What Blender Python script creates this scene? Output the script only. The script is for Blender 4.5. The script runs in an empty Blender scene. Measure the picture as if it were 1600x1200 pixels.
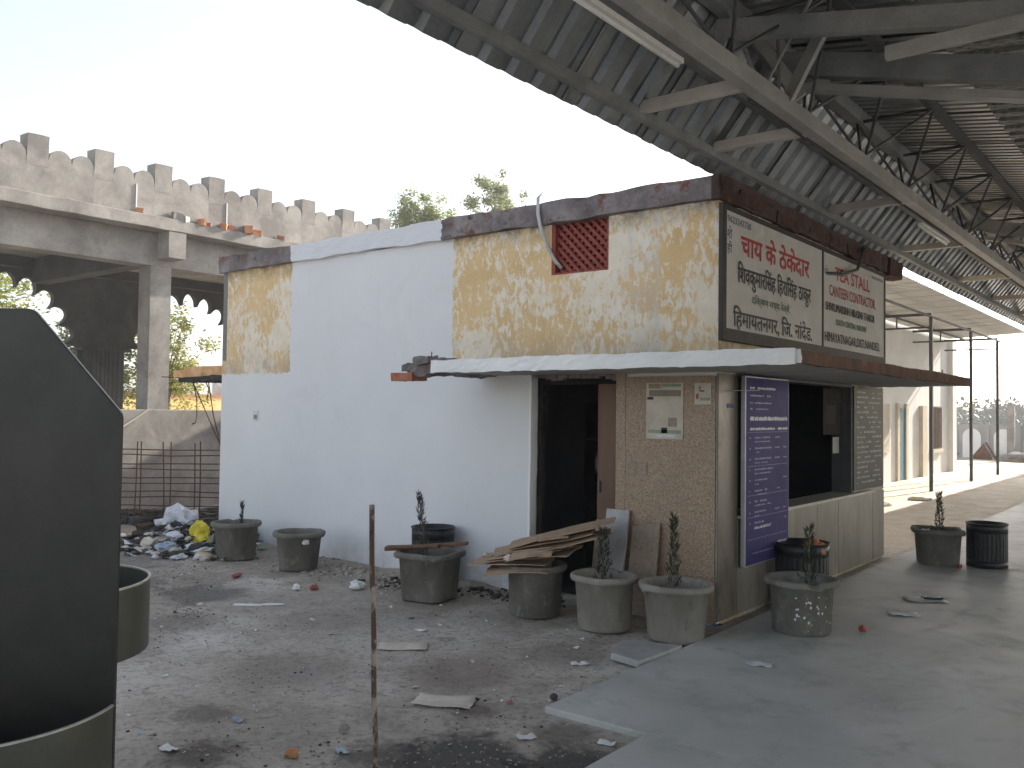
import bpy, bmesh, math, random
from mathutils import Vector, Matrix, noise
sc = bpy.context.scene
col = sc.collection
R = math.radians
rnd = random.Random(7)

# ---------------------------------------------------------------- camera, sky, sun, exposure
cd = bpy.data.cameras.new('camera'); cam = bpy.data.objects.new('camera', cd); col.objects.link(cam)
cd.sensor_width = 36; cd.lens = 31.2; cd.clip_start = 0.05; cd.clip_end = 2000
Rv = Vector((0.78369885, 0.62101067, 0.01272205)); Fv = Vector((-0.62107301, 0.78314575, 0.03083915)); Uv = Rv.cross(Fv)
M = Matrix((Rv, Uv, -Fv)).transposed().to_4x4(); M.translation = Vector((3.0855, -6.5149, 1.65))
cam.matrix_world = M
sc.camera = cam
SUN_EL, SUN_AZ = R(23.7), R(8.4)          # azimuth from +Y towards +X
w = bpy.data.worlds.new('World'); sc.world = w; w.use_nodes = True
nt = w.node_tree
sky = nt.nodes.new('ShaderNodeTexSky'); sky.sky_type = 'NISHITA'; sky.sun_disc = False
sky.sun_elevation = SUN_EL; sky.sun_rotation = SUN_AZ
sky.air_density = 1.0; sky.dust_density = 2.5; sky.ozone_density = 1.0
hs = nt.nodes.new('ShaderNodeHueSaturation'); hs.inputs['Saturation'].default_value = 0.55     # dusty, washed-out sky
nt.links.new(sky.outputs[0], hs.inputs['Color']); nt.links.new(hs.outputs[0], nt.nodes['Background'].inputs[0]); nt.nodes['Background'].inputs[1].default_value = 0.15
sl = bpy.data.lights.new('sun', 'SUN'); sl.energy = 5.0; sl.angle = R(0.6); sl.color = (1.0, 0.91, 0.78)
so = bpy.data.objects.new('sun', sl); col.objects.link(so)
sd = Vector((math.sin(SUN_AZ)*math.cos(SUN_EL), math.cos(SUN_AZ)*math.cos(SUN_EL), math.sin(SUN_EL)))
so.rotation_euler = (-sd).to_track_quat('-Z', 'Y').to_euler(); so.location = (0, 30, 30)
vs = sc.view_settings; vs.view_transform = 'Standard'; vs.look = 'None'; vs.gamma = 1; vs.use_curve_mapping = False
vs.exposure = 1.22
sc.cycles.max_bounces = 8; sc.cycles.diffuse_bounces = 5

# ---------------------------------------------------------------- helpers
def tag(o, label=None, cat=None, group=None, kind=None):
    if label: o['label'] = label
    if cat: o['category'] = cat
    if group: o['group'] = group
    if kind: o['kind'] = kind
    return o
def empty(name, loc=(0, 0, 0), label=None, cat=None, group=None, rz=0):
    o = bpy.data.objects.new(name, None); col.objects.link(o); o.location = loc; o.rotation_euler = (0, 0, rz)
    o.empty_display_size = 0.1
    return tag(o, label, cat, group)

class MB:
    """collects geometry for one mesh object"""
    def __init__(s): s.v = []; s.f = []; s.m = []
    def add(s, vs, fs, m=0):
        k = len(s.v); s.v += [tuple(p) for p in vs]; s.f += [tuple(i + k for i in f) for f in fs]; s.m += [m] * len(fs); return s
    def box(s, x0, x1, y0, y1, z0, z1, m=0):
        vs = [(x, y, z) for z in (z0, z1) for y in (y0, y1) for x in (x0, x1)]
        return s.add(vs, [(0, 2, 3, 1), (4, 5, 7, 6), (0, 1, 5, 4), (2, 6, 7, 3), (0, 4, 6, 2), (1, 3, 7, 5)], m)
    def bar(s, p, q, w, h, up=(0, 0, 1), m=0):
        p = Vector(p); q = Vector(q); d = (q - p).normalized(); up = Vector(up)
        if abs(d.dot(up)) > .99: up = Vector((0, 1, 0))
        a = d.cross(up).normalized(); b = a.cross(d).normalized()
        vs = [c + a * (i * w / 2) + b * (j * h / 2) for c in (p, q) for i, j in ((-1, -1), (1, -1), (1, 1), (-1, 1))]
        return s.add(vs, [(0, 1, 2, 3), (7, 6, 5, 4), (0, 4, 5, 1), (1, 5, 6, 2), (2, 6, 7, 3), (3, 7, 4, 0)], m)
    def tube(s, pts, r, n=8, m=0):
        pts = [Vector(p) for p in pts]; k = len(s.v); ring = []
        for i, p in enumerate(pts):
            d = (pts[min(i + 1, len(pts) - 1)] - pts[max(i - 1, 0)]).normalized()
            u = Vector((0, 0, 1)) if abs(d.z) < .9 else Vector((1, 0, 0))
            a = d.cross(u).normalized(); b = a.cross(d)
            rr = r[i] if isinstance(r, (list, tuple)) else r
            ring.append([p + (a * math.cos(t) + b * math.sin(t)) * rr for t in [2 * math.pi * j / n for j in range(n)]])
        vs = [q for rg in ring for q in rg]; fs = []
        for i in range(len(pts) - 1):
            for j in range(n):
                fs.append((i * n + j, i * n + (j + 1) % n, (i + 1) * n + (j + 1) % n, (i + 1) * n + j))
        fs.append(tuple(range(n - 1, -1, -1))); fs.append(tuple(range((len(pts) - 1) * n, len(pts) * n)))
        return s.add(vs, fs, m)
    def lathe(s, prof, n=40, sq=0.0, c=(0, 0, 0), m=0):
        vs = []; fs = []
        for r, z in prof:
            for j in range(n):
                t = 2 * math.pi * j / n; k = 1
                if sq:
                    e = 2 + sq; k = (abs(math.cos(t)) ** e + abs(math.sin(t)) ** e) ** (-1 / e)
                vs.append((c[0] + r * k * math.cos(t), c[1] + r * k * math.sin(t), c[2] + z))
        for i in range(len(prof) - 1):
            for j in range(n):
                fs.append((i * n + j, i * n + (j + 1) % n, (i + 1) * n + (j + 1) % n, (i + 1) * n + j))
        return s.add(vs, fs, m)
    def prism(s, poly, f3, d, m=0):
        """poly 2D list, f3 maps (a,b) to 3D, extruded by vector d"""
        d = Vector(d); a = [Vector(f3(*p)) for p in poly]; n = len(a)
        vs = a + [p + d for p in a]
        return s.add(vs, [tuple(range(n)), tuple(range(2 * n - 1, n - 1, -1))] + [(i, i + n, (i + 1) % n + n, (i + 1) % n) for i in range(n)], m)
    def rough(s, x0, x1, y0, y1, z0, z1, step, amp, seed=0, m=0, freq=3.0):
        """a box with worn, uneven faces and edges"""
        nx, ny, nz = [max(1, min(60, round((b - a) / step))) for a, b in ((x0, x1), (y0, y1), (z0, z1))]
        idx = {}; vs = []; fs = []
        def V(i, j, k):
            if (i, j, k) not in idx:
                p = Vector((x0 + (x1 - x0) * i / nx, y0 + (y1 - y0) * j / ny, z0 + (z1 - z0) * k / nz))
                q = p * freq + Vector((seed * 7.3, seed * 3.1, seed))
                d = noise.noise_vector(q) * amp + noise.noise_vector(q * 4.1) * amp * .5
                idx[(i, j, k)] = len(vs); vs.append(p + d)
            return idx[(i, j, k)]
        for i in range(nx):
            for j in range(ny):
                for k, fl in ((0, 1), (nz, 0)):
                    q = (V(i, j, k), V(i + 1, j, k), V(i + 1, j + 1, k), V(i, j + 1, k)); fs.append(q[::-1] if fl else q)
        for i in range(nx):
            for k in range(nz):
                for j, fl in ((0, 0), (ny, 1)):
                    q = (V(i, j, k), V(i + 1, j, k), V(i + 1, j, k + 1), V(i, j, k + 1)); fs.append(q[::-1] if fl else q)
        for j in range(ny):
            for k in range(nz):
                for i, fl in ((0, 1), (nx, 0)):
                    q = (V(i, j, k), V(i, j + 1, k), V(i, j + 1, k + 1), V(i, j, k + 1)); fs.append(q[::-1] if fl else q)
        return s.add(vs, fs, m)
    def mesh(s, name, mats, smooth=False, off=(0, 0, 0), fix=False):
        me = bpy.data.meshes.new(name); o = Vector(off)
        me.from_pydata([Vector(p) - o for p in s.v], [], s.f)
        for m in (mats if isinstance(mats, (list, tuple)) else [mats]): me.materials.append(m)
        me.polygons.foreach_set('material_index', s.m)
        if smooth: me.polygons.foreach_set('use_smooth', [True] * len(s.f))
        if fix:
            bm = bmesh.new(); bm.from_mesh(me); bmesh.ops.recalc_face_normals(bm, faces=bm.faces); bm.to_mesh(me); bm.free()
        me.update(); return me
    def build(s, name, mats, parent=None, loc=None, smooth=False, bevel=0, angle=None, fix=False, label=None):
        """vertices are in world coordinates (or local to loc / the parent's own location)"""
        off = Vector((0, 0, 0))
        if parent is not None: off = wloc(parent)
        elif loc is not None: off = Vector(loc)
        me = s.mesh(name, mats, smooth, off, fix)
        o = bpy.data.objects.new(name, me); col.objects.link(o)
        if parent is not None: o.parent = parent
        elif loc is not None: o.location = loc
        if bevel:
            b = o.modifiers.new('bevel', 'BEVEL'); b.width = bevel; b.segments = 2; b.limit_method = 'ANGLE'; b.angle_limit = R(40)
        if smooth and angle:
            me.polygons.foreach_set('use_smooth', [True] * len(me.polygons))
            try: me.set_sharp_from_angle(angle=R(angle))
            except Exception: pass
        if label: o['label'] = label
        return o
def wloc(o):
    p = Vector(o.location)
    while o.parent: o = o.parent; p = p + Vector(o.location)
    return p
def share(name, me, parent, loc=(0, 0, 0), rot=(0, 0, 0)):
    o = bpy.data.objects.new(name, me); col.objects.link(o); o.parent = parent
    o.location = loc; o.rotation_euler = rot; return o
def copy_tree(o, parent=None):
    c = o.copy(); col.objects.link(c)
    if parent is not None: c.parent = parent
    for ch in list(o.children): copy_tree(ch, c)
    return c

# ---------------------------------------------------------------- materials
def new_mat(name, rough=.8, metal=0.0):
    m = bpy.data.materials.new(name); m.use_nodes = True
    b = m.node_tree.nodes['Principled BSDF']; b.inputs['Roughness'].default_value = rough; b.inputs['Metallic'].default_value = metal
    return m, m.node_tree, b
class NG:
    """tiny node-graph writer"""
    def __init__(s, t): s.t = t
    def n(s, ty, **kw):
        x = s.t.nodes.new(ty)
        for k, v in kw.items(): setattr(x, k, v)
        return x
    def set(s, inp, v):
        if hasattr(v, 'is_output') or isinstance(v, bpy.types.NodeSocket): s.t.links.new(v, inp)
        elif isinstance(v, (tuple, list)) and len(v) == 3 and inp.type == 'RGBA': inp.default_value = (*v, 1)
        else: inp.default_value = v
    def math(s, op, a, b=0.0, clamp=False):
        x = s.n('ShaderNodeMath', operation=op, use_clamp=clamp); s.set(x.inputs[0], a); s.set(x.inputs[1], b); return x.outputs[0]
    def mix(s, f, a, b, mode='MIX'):
        x = s.n('ShaderNodeMix', data_type='RGBA', blend_type=mode); s.set(x.inputs[0], f); s.set(x.inputs[6], a); s.set(x.inputs[7], b); return x.outputs[2]
    def coord(s, kind='Object', scale=(1, 1, 1), rand=False):
        c = s.n('ShaderNodeTexCoord').outputs[kind]
        mp = s.n('ShaderNodeMapping'); s.set(mp.inputs[0], c); mp.inputs['Scale'].default_value = scale
        if rand:
            oi = s.n('ShaderNodeObjectInfo'); v = s.math('MULTIPLY', oi.outputs['Random'], 37.0); s.set(mp.inputs['Location'], v)
        return mp.outputs[0]
    def noise(s, vec, scale, detail=5, rough=.6, dist=0.0):
        x = s.n('ShaderNodeTexNoise'); s.set(x.inputs['Vector'], vec); x.inputs['Scale'].default_value = scale
        x.inputs['Detail'].default_value = detail; x.inputs['Roughness'].default_value = rough; x.inputs['Distortion'].default_value = dist
        return x.outputs[0]
    def ramp(s, f, stops, interp='LINEAR'):
        x = s.n('ShaderNodeValToRGB'); s.set(x.inputs[0], f); cr = x.color_ramp; cr.interpolation = interp
        while len(cr.elements) < len(stops): cr.elements.new(.5)
        for e, (p, c) in zip(cr.elements, stops):
            e.position = p; e.color = (*c, 1) if isinstance(c, (tuple, list)) else (c, c, c, 1)
        return x.outputs[0]
    def step(s, f, lo, hi):
        x = s.n('ShaderNodeMapRange'); s.set(x.inputs[0], f); x.inputs[1].default_value = lo; x.inputs[2].default_value = hi; x.clamp = True; return x.outputs[0]
    def bump(s, b, h, strength=.3, dist=.01):
        x = s.n('ShaderNodeBump'); x.inputs['Strength'].default_value = strength; x.inputs['Distance'].default_value = dist
        s.set(x.inputs['Height'], h); s.t.links.new(x.outputs[0], b.inputs['Normal'])
def nm(name, c1, c2, scale=3, rough=.85, bump=.25, metal=0, c3=None, fine=60, lo=.38, hi=.62, stretch=(1, 1, 1), rand=True, dist=.01, coords='Object', spec=None):
    m, t, b = new_mat(name, rough, metal); g = NG(t); v = g.coord(coords, stretch, rand)
    n1 = g.noise(v, scale, 8, .65, .4); n2 = g.noise(v, fine, 3, .6)
    c = g.ramp(n1, [(lo, c1), (hi, c2)])
    if c3: c = g.mix(g.step(g.noise(v, scale * 2.7, 6, .7), .56, .68), c, c3)
    c = g.mix(.22, c, g.ramp(n2, [(.3, (.35, .35, .35)), (.7, (.65, .65, .65))]), 'OVERLAY')
    g.set(b.inputs['Base Color'], c)
    if spec is not None: b.inputs['Specular IOR Level'].default_value = spec
    if bump: g.bump(b, g.math('ADD', g.math('MULTIPLY', n1, .6), g.math('MULTIPLY', n2, .4)), bump, dist)
    return m

MT = {}
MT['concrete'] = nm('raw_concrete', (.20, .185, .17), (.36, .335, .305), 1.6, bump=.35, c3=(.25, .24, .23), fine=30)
MT['concrete_dark'] = nm('dark_shade_concrete', (.055, .056, .053), (.10, .10, .095), 1.3, bump=.35, fine=30)  # dark rubble tone; on the pavilion's rear arches it paints in shade
MT['pot'] = nm('cement_pot', (.115, .108, .09), (.19, .18, .152), 4, bump=.3, c3=(.27, .255, .22), fine=80, stretch=(1, 1, .5))
MT['pot_light'] = nm('cement_pot_pale', (.22, .20, .168), (.31, .285, .245), 4, bump=.3, c3=(.17, .155, .13), fine=80, stretch=(1, 1, .5))
MT['tan_stub'] = nm('broken_tan_slab', (.62, .34, .14), (.78, .52, .29), 4, bump=.5, c3=(.36, .20, .11))  # tan brightened to paint in the light the stub catches
MT['soil'] = nm('pot_soil', (.03, .022, .016), (.07, .055, .04), 18, bump=.8, dist=.02)
MT['brick'] = nm('red_brick', (.26, .07, .035), (.40, .17, .10), 9, bump=.5, c3=(.3, .27, .24), dist=.01)
MT['orange_brick'] = nm('orange_brick', (.42, .17, .07), (.52, .27, .13), 9, bump=.4)
MT['slab_edge'] = nm('weathered_slab_edge', (.115, .10, .095), (.22, .20, .19), 3.2, bump=.8, c3=(.20, .075, .05), fine=22, stretch=(1, 1, 2), dist=.02)
MT['slab_red'] = nm('broken_slab_edge', (.05, .026, .02), (.10, .042, .03), 6, bump=.9, c3=(.04, .032, .03), fine=30, dist=.03)  # brick red darkened to paint in shade below the shelter
MT['steel'] = nm('grey_painted_steel', (.17, .175, .175), (.27, .275, .27), 2.5, rough=.5, bump=.08, c3=(.22, .20, .18), fine=90)
MT['arm_paint'] = nm('pale_arm_paint', (.46, .42, .38), (.56, .52, .48), 2.5, rough=.5, bump=.05)
MT['steel_dark'] = nm('dark_painted_steel', (.05, .052, .055), (.09, .09, .09), 3, rough=.55, bump=.08)
MT['steel_pale'] = nm('pale_painted_steel', (.28, .27, .25), (.38, .365, .345), 2.5, rough=.45, bump=.05)
MT['sheet'] = nm('galvanised_sheet', (.19, .198, .20), (.30, .308, .31), 1.4, rough=.31, metal=.8, bump=.05, c3=(.25, .24, .22), fine=40)
MT['rod'] = nm('rusty_rebar', (.07, .035, .022), (.13, .065, .04), 20, rough=.8, bump=.4)
MT['black_metal'] = nm('black_bin_metal', (.012, .013, .014), (.03, .032, .032), 8, rough=.45, bump=.1)
MT['tub'] = nm('dark_olive_metal', (.019, .0195, .016), (.034, .034, .028), 2, rough=.36, bump=.10, metal=.2, c3=(.032, .03, .024), fine=140)
MT['tub_body'] = nm('olive_metal', (.068, .072, .056), (.098, .10, .08), 1.6, rough=.34, bump=.04, metal=.2)
MT['tub_rim'] = nm('highlight_pale_rim', (.45, .44, .41), (.6, .59, .55), 20, rough=.4, metal=.5, bump=.1)  # pale colour paints a thin highlight along the tub rims
MT['cream_tile'] = nm('cream_wall_tile', (.23, .205, .16), (.35, .315, .255), 1.7, rough=.32, bump=.06, c3=(.20, .17, .13), stretch=(1, 1, .45), fine=70)
MT['strip_tile'] = nm('grimy_corner_tile', (.12, .10, .07), (.22, .185, .135), 1.7, rough=.35, bump=.08, c3=(.09, .075, .055), stretch=(1, 1, .45))
MT['ledge'] = nm('worn_ledge_stone', (.42, .40, .36), (.55, .53, .48), 5, rough=.4, bump=.1)
MT['sign_frame'] = nm('dark_sign_frame', (.018, .014, .012), (.035, .026, .022), 8, rough=.6, bump=.15)
MT['sign_board'] = nm('cream_sign_sheet', (.50, .49, .455), (.59, .575, .54), 1.6, rough=.6, bump=.03, c3=(.66, .62, .55))
MT['ink_red'] = nm('red_sign_paint', (.34, .02, .02), (.45, .05, .04), 14, rough=.6, bump=0)
MT['ink_black'] = nm('black_sign_paint', (.012, .012, .014), (.04, .04, .042), 14, rough=.6, bump=0)
MT['ink_green'] = nm('green_sign_paint', (.03, .10, .05), (.07, .15, .08), 14, rough=.6, bump=0)
MT['ink_blue'] = nm('blue_sign_paint', (.03, .06, .16), (.07, .11, .22), 14, rough=.6, bump=0)
MT['purple'] = nm('purple_tariff_sheet', (.038, .034, .135), (.068, .06, .185), 1.2, rough=.6, bump=.02, spec=.15)
MT['lilac'] = nm('lilac_print', (.26, .24, .40), (.36, .34, .48), 12, rough=.5, bump=0)
MT['white_print'] = nm('white_print', (.62, .62, .66), (.75, .75, .76), 12, rough=.5, bump=0)
MT['alu'] = nm('aluminium_trim', (.50, .49, .52), (.60, .60, .62), 9, rough=.35, metal=.6, bump=.03)
MT['menu_dark'] = nm('dark_menu_sheet', (.035, .045, .04), (.06, .07, .06), 1.5, rough=.5, bump=.02, spec=.15)
MT['menu_ink'] = nm('faded_menu_print', (.16, .17, .15), (.25, .25, .22), 12, rough=.5, bump=0)
MT['interior'] = nm('shade_dark_interior_paint', (.018, .017, .016), (.035, .032, .03), 2, rough=.9, bump=.1)  # near-black colour paints in the shade inside the stall
MT['shelf'] = nm('dark_shelf_board', (.02, .017, .014), (.04, .033, .027), 5, rough=.8, bump=.1, spec=.1)
MT['door_wood'] = nm('brown_door_board', (.10, .055, .032), (.16, .085, .05), 3, rough=.6, bump=.15, stretch=(1, 1, .2))
MT['lattice'] = nm('red_oxide_lattice', (.22, .045, .03), (.31, .075, .05), 12, rough=.75, bump=.2)
MT['pipe'] = nm('grey_plastic_pipe', (.42, .42, .40), (.54, .54, .52), 8, rough=.4, bump=.03)
MT['card'] = nm('corrugated_cardboard', (.34, .235, .15), (.46, .335, .225), 3, rough=.85, bump=.1, c3=(.28, .19, .12))
MT['stone_grey'] = nm('grey_stone_slab', (.30, .30, .295), (.40, .40, .395), 8, rough=.5, bump=.12)
MT['stone_brown'] = nm('brown_stone_offcut', (.24, .18, .13), (.33, .255, .19), 40, rough=.5, bump=.1)
MT['stick'] = nm('brown_wood_stick', (.12, .06, .035), (.20, .11, .065), 8, rough=.8, bump=.3)
MT['bark'] = nm('tree_bark', (.11, .09, .07), (.20, .17, .14), 6, rough=.9, bump=.6)
MT['paper'] = nm('dirty_paper', (.50, .44, .37), (.62, .56, .48), 5, rough=.85, bump=.1)
MT['white_paper'] = nm('white_paper', (.66, .66, .66), (.76, .76, .75), 6, rough=.8, bump=.05)
MT['yellow_plastic'] = nm('yellow_plastic_bag', (.62, .50, .02), (.72, .60, .05), 8, rough=.35, bump=.3)
MT['pale_plastic'] = nm('pale_plastic_bag', (.50, .51, .56), (.66, .67, .70), 8, rough=.35, bump=.3)
MT['red_plastic'] = nm('red_plastic', (.28, .045, .04), (.38, .08, .06), 8, rough=.4, bump=.1)
MT['blue_plastic'] = nm('blue_plastic', (.24, .31, .40), (.40, .46, .52), 8, rough=.4, bump=.1)
MT['green_plastic'] = nm('dull_green_plastic', (.16, .24, .13), (.26, .34, .20), 8, rough=.4, bump=.1)
MT['dark_rag'] = nm('dark_rag', (.03, .028, .03), (.07, .065, .065), 8, rough=.9, bump=.4)
MT['teal'] = nm('teal_door_paint', (.025, .13, .19), (.045, .18, .24), 3, rough=.5, bump=.05)
MT['cream_paint'] = nm('cream_paint', (.56, .50, .40), (.64, .58, .48), 2, rough=.8, bump=.05)
MT['white_wall'] = nm('white_wall_paint', (.76, .76, .75), (.84, .84, .83), 1.2, rough=.85, bump=.08)
MT['yellow_wall'] = nm('yellow_wall_paint', (.66, .46, .17), (.74, .55, .24), 1.5, rough=.85, bump=.08)
MT['coping_red'] = nm('red_coping', (.34, .10, .06), (.42, .15, .09), 5, rough=.85, bump=.2)
MT['glass'] = nm('jar_glass', (.35, .36, .36), (.45, .46, .46), 5, rough=.08, bump=0)
MT['panel_wall'] = nm('precast_wall', (.34, .335, .33), (.42, .41, .40), 1.0, rough=.9, bump=.1)
MT['tube'] = nm('tube_light_cover', (.68, .67, .64), (.78, .77, .74), 4, rough=.3, bump=0)
MT['wire'] = nm('black_cable', (.015, .015, .015), (.03, .03, .03), 8, rough=.6, bump=0)

def leaf_mat(name, a, b_, trans=.35):
    m, t, b = new_mat(name, .6); g = NG(t); v = g.coord('Object')
    c = g.ramp(g.noise(v, 1.6, 4, .7), [(.3, a), (.7, b_)])
    g.set(b.inputs['Base Color'], c)
    tr = g.n('ShaderNodeBsdfTranslucent'); g.set(tr.inputs[0], c)
    mx = g.n('ShaderNodeMixShader'); mx.inputs[0].default_value = trans
    t.links.new(b.outputs[0], mx.inputs[1]); t.links.new(tr.outputs[0], mx.inputs[2])
    t.links.new(mx.outputs[0], t.nodes['Material Output'].inputs[0]); return m
MT['leaf'] = leaf_mat('tree_leaf', (.10, .14, .03), (.20, .23, .05), .45)
MT['leaf_yellow'] = leaf_mat('yellowing_leaf', (.20, .22, .03), (.36, .32, .05), .45)
MT['leaf_grey'] = leaf_mat('dusty_leaf', (.08, .10, .045), (.14, .16, .07))
MT['leaf_pale'] = leaf_mat('pale_feathery_leaf', (.17, .21, .06), (.30, .34, .12), .5)
MT['leaf_pale_grey'] = leaf_mat('pale_dusty_leaf', (.19, .21, .12), (.30, .32, .20), .5)
MT['needle'] = leaf_mat('sapling_needle', (.018, .028, .012), (.045, .06, .025), .15)
MT['needle_dry'] = leaf_mat('dusty_sapling_needle', (.04, .04, .03), (.08, .08, .06), .1)
MT['far_leaf'] = leaf_mat('far_leaf', (.05, .075, .04), (.09, .11, .055), .08)

def wall_material():
    m, t, b = new_mat('whitewash_over_yellow', .88); g = NG(t); co = g.n('ShaderNodeTexCoord').outputs['Object']
    sx = g.n('ShaderNodeSeparateXYZ'); g.set(sx.inputs[0], co); x, y, z = sx.outputs
    e1 = g.math('MULTIPLY', g.math('SUBTRACT', g.noise(co, 6, 7, .78), .5), .17)
    zz = g.math('ADD', z, e1); xx = g.math('ADD', x, e1)
    low = g.math('LESS_THAN', zz, 2.07)
    lint = g.math('MULTIPLY', low, 1.0)
    mid = g.math('LESS_THAN', g.math('ABSOLUTE', g.math('ADD', xx, 4.125)), 1.28)
    front = g.math('LESS_THAN', y, .05)
    white = g.math('MULTIPLY', g.math('MAXIMUM', lint, mid), front)
    # peeling yellow distemper: pale flakes stretched downwards
    mp = g.n('ShaderNodeMapping'); g.set(mp.inputs[0], co); mp.inputs['Scale'].default_value = (1, 1, .5)
    f1 = g.noise(mp.outputs[0], 17, 9, .76, .4); f2 = g.noise(co, 1.4, 3, .5)
    flake = g.step(g.math('ADD', f1, g.math('MULTIPLY', g.math('SUBTRACT', f2, .5), .65)), .48, .535)
    yel = g.ramp(g.noise(co, 2.2, 6, .65), [(.3, (.62, .42, .19)), (.55, (.73, .53, .28)), (.75, (.77, .59, .35))])
    pale = g.ramp(g.noise(co, 5, 6, .7), [(.35, (.76, .66, .50)), (.65, (.84, .78, .68))])
    c = g.mix(flake, yel, pale)
    # grey wash band near the vent
    st = g.math('MULTIPLY', g.math('LESS_THAN', g.math('ABSOLUTE', g.math('ADD', xx, .68)), .16), g.step(g.noise(mp.outputs[0], 3.5, 6, .7), .42, .6))
    c = g.mix(g.math('MULTIPLY', st, .7), c, (.62, .60, .56))
    # drip stains plus painted shade under the roof slab, cement splash above the canopy
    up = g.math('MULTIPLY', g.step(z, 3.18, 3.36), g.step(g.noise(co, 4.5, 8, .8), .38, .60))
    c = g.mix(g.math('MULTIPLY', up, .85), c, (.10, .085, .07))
    dn = g.math('MULTIPLY', g.step(z, 2.42, 2.10), g.step(g.noise(co, 4.0, 6, .7), .38, .62))
    c = g.mix(g.math('MULTIPLY', dn, .6), c, (.36, .33, .29))
    edge = g.math('LESS_THAN', x, -6.68)
    c = g.mix(g.math('MULTIPLY', edge, g.math('GREATER_THAN', zz, 2.25)), c, (.20, .195, .19))
    wh = g.ramp(g.noise(co, .9, 5, .6), [(.3, (.70, .705, .715)), (.7, (.75, .753, .76))])
    # splashed dirt along the foot of the white wall
    ft = g.math('MULTIPLY', g.step(z, .30, .0), g.step(g.noise(co, 6, 7, .75), .40, .66))
    wh = g.mix(g.math('MULTIPLY', ft, .55), wh, (.34, .31, .27))
    sp = g.step(g.noise(co, 14, 3, .5), .70, .76)
    wh = g.mix(g.math('MULTIPLY', sp, .18), wh, (.45, .43, .40))
    mq = g.n('ShaderNodeMapping'); g.set(mq.inputs[0], co); mq.inputs['Scale'].default_value = (1, 1, .06)
    run = g.math('MULTIPLY', g.step(g.noise(mq.outputs[0], 9, 6, .7), .60, .72), g.step(z, 1.2, 3.3))
    wh = g.mix(g.math('MULTIPLY', run, .16), wh, (.42, .39, .35))
    wh = g.mix(g.math('MULTIPLY', g.step(g.noise(co, 1.1, 9, .8, 1.0), .56, .68), .16), wh, (.50, .48, .46))
    wh = g.mix(g.math('MULTIPLY', g.step(g.noise(co, 3.3, 9, .85, 2.0), .64, .67), .22), wh, (.40, .38, .36))
    c = g.mix(white, c, wh)
    g.set(b.inputs['Base Color'], c)
    h = g.math('ADD', g.math('MULTIPLY', flake, .5), g.noise(co, 26, 6, .7)); h = g.math('ADD', h, g.math('MULTIPLY', g.noise(co, 2.5, 3, .5), 1.5))
    g.bump(b, h, .28, .008); return m
MT['wall'] = wall_material()
def roof_edge_material():
    m, t, b = new_mat('parapet_edge_paint', .9); g = NG(t); co = g.n('ShaderNodeTexCoord').outputs['Object']
    sx = g.n('ShaderNodeSeparateXYZ'); g.set(sx.inputs[0], co); x, y, z = sx.outputs
    e1 = g.math('MULTIPLY', g.math('SUBTRACT', g.noise(co, 12, 5, .7), .5), .12)
    mid = g.math('MULTIPLY', g.math('LESS_THAN', g.math('ABSOLUTE', g.math('ADD', g.math('ADD', x, e1), 4.165)), 1.20), g.math('LESS_THAN', y, .4))
    c = g.ramp(g.noise(co, 2.6, 8, .7), [(.35, (.10, .086, .088)), (.5, (.20, .175, .175)), (.68, (.33, .30, .295))])
    c = g.mix(g.step(g.noise(co, 5.5, 8, .78), .53, .62), c, (.17, .07, .055))
    c = g.mix(g.step(g.noise(co, 7, 6, .7), .60, .68), c, (.05, .045, .04))
    side = g.math('GREATER_THAN', x, -.04)
    c = g.mix(g.math('MULTIPLY', side, .85), c, g.ramp(g.noise(co, 5, 7, .7), [(.35, (.04, .027, .023)), (.6, (.085, .042, .032)), (.75, (.14, .11, .09))]))  # brown-red right end, darkened further to paint the shelter's shade
    c = g.mix(mid, c, (.70, .71, .735)); g.set(b.inputs['Base Color'], c)
    g.bump(b, g.math('ADD', g.noise(co, 16, 7, .75), g.noise(co, 60, 3, .6)), .55, .015); return m
MT['roof_edge'] = roof_edge_material()
def canopy_material():
    m, t, b = new_mat('canopy_slab_paint', .9); g = NG(t); co = g.n('ShaderNodeTexCoord').outputs['Object']
    sx = g.n('ShaderNodeSeparateXYZ'); g.set(sx.inputs[0], co); x, y, z = sx.outputs
    c = g.ramp(g.noise(co, 3, 7, .7), [(.35, (.30, .285, .26)), (.65, (.44, .42, .39))])
    e1 = g.math('MULTIPLY', g.math('SUBTRACT', g.noise(co, 10, 5, .7), .5), .10)
    edge = g.math('GREATER_THAN', g.math('ADD', x, e1), .945)
    c = g.mix(edge, c, g.ramp(g.noise(co, 6, 7, .7), [(.35, (.07, .045, .035)), (.6, (.15, .075, .05)), (.75, (.22, .19, .16))]))
    wf = g.math('LESS_THAN', g.math('ADD', y, e1), -.86)
    c = g.mix(wf, c, (.71, .72, .745))
    top = g.math('GREATER_THAN', z, 2.074); c = g.mix(g.math('MULTIPLY', top, .7), c, (.16, .14, .12))
    g.set(b.inputs['Base Color'], c); g.bump(b, g.noise(co, 18, 7, .7), .4, .012); return m
MT['canopy'] = canopy_material()
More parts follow.
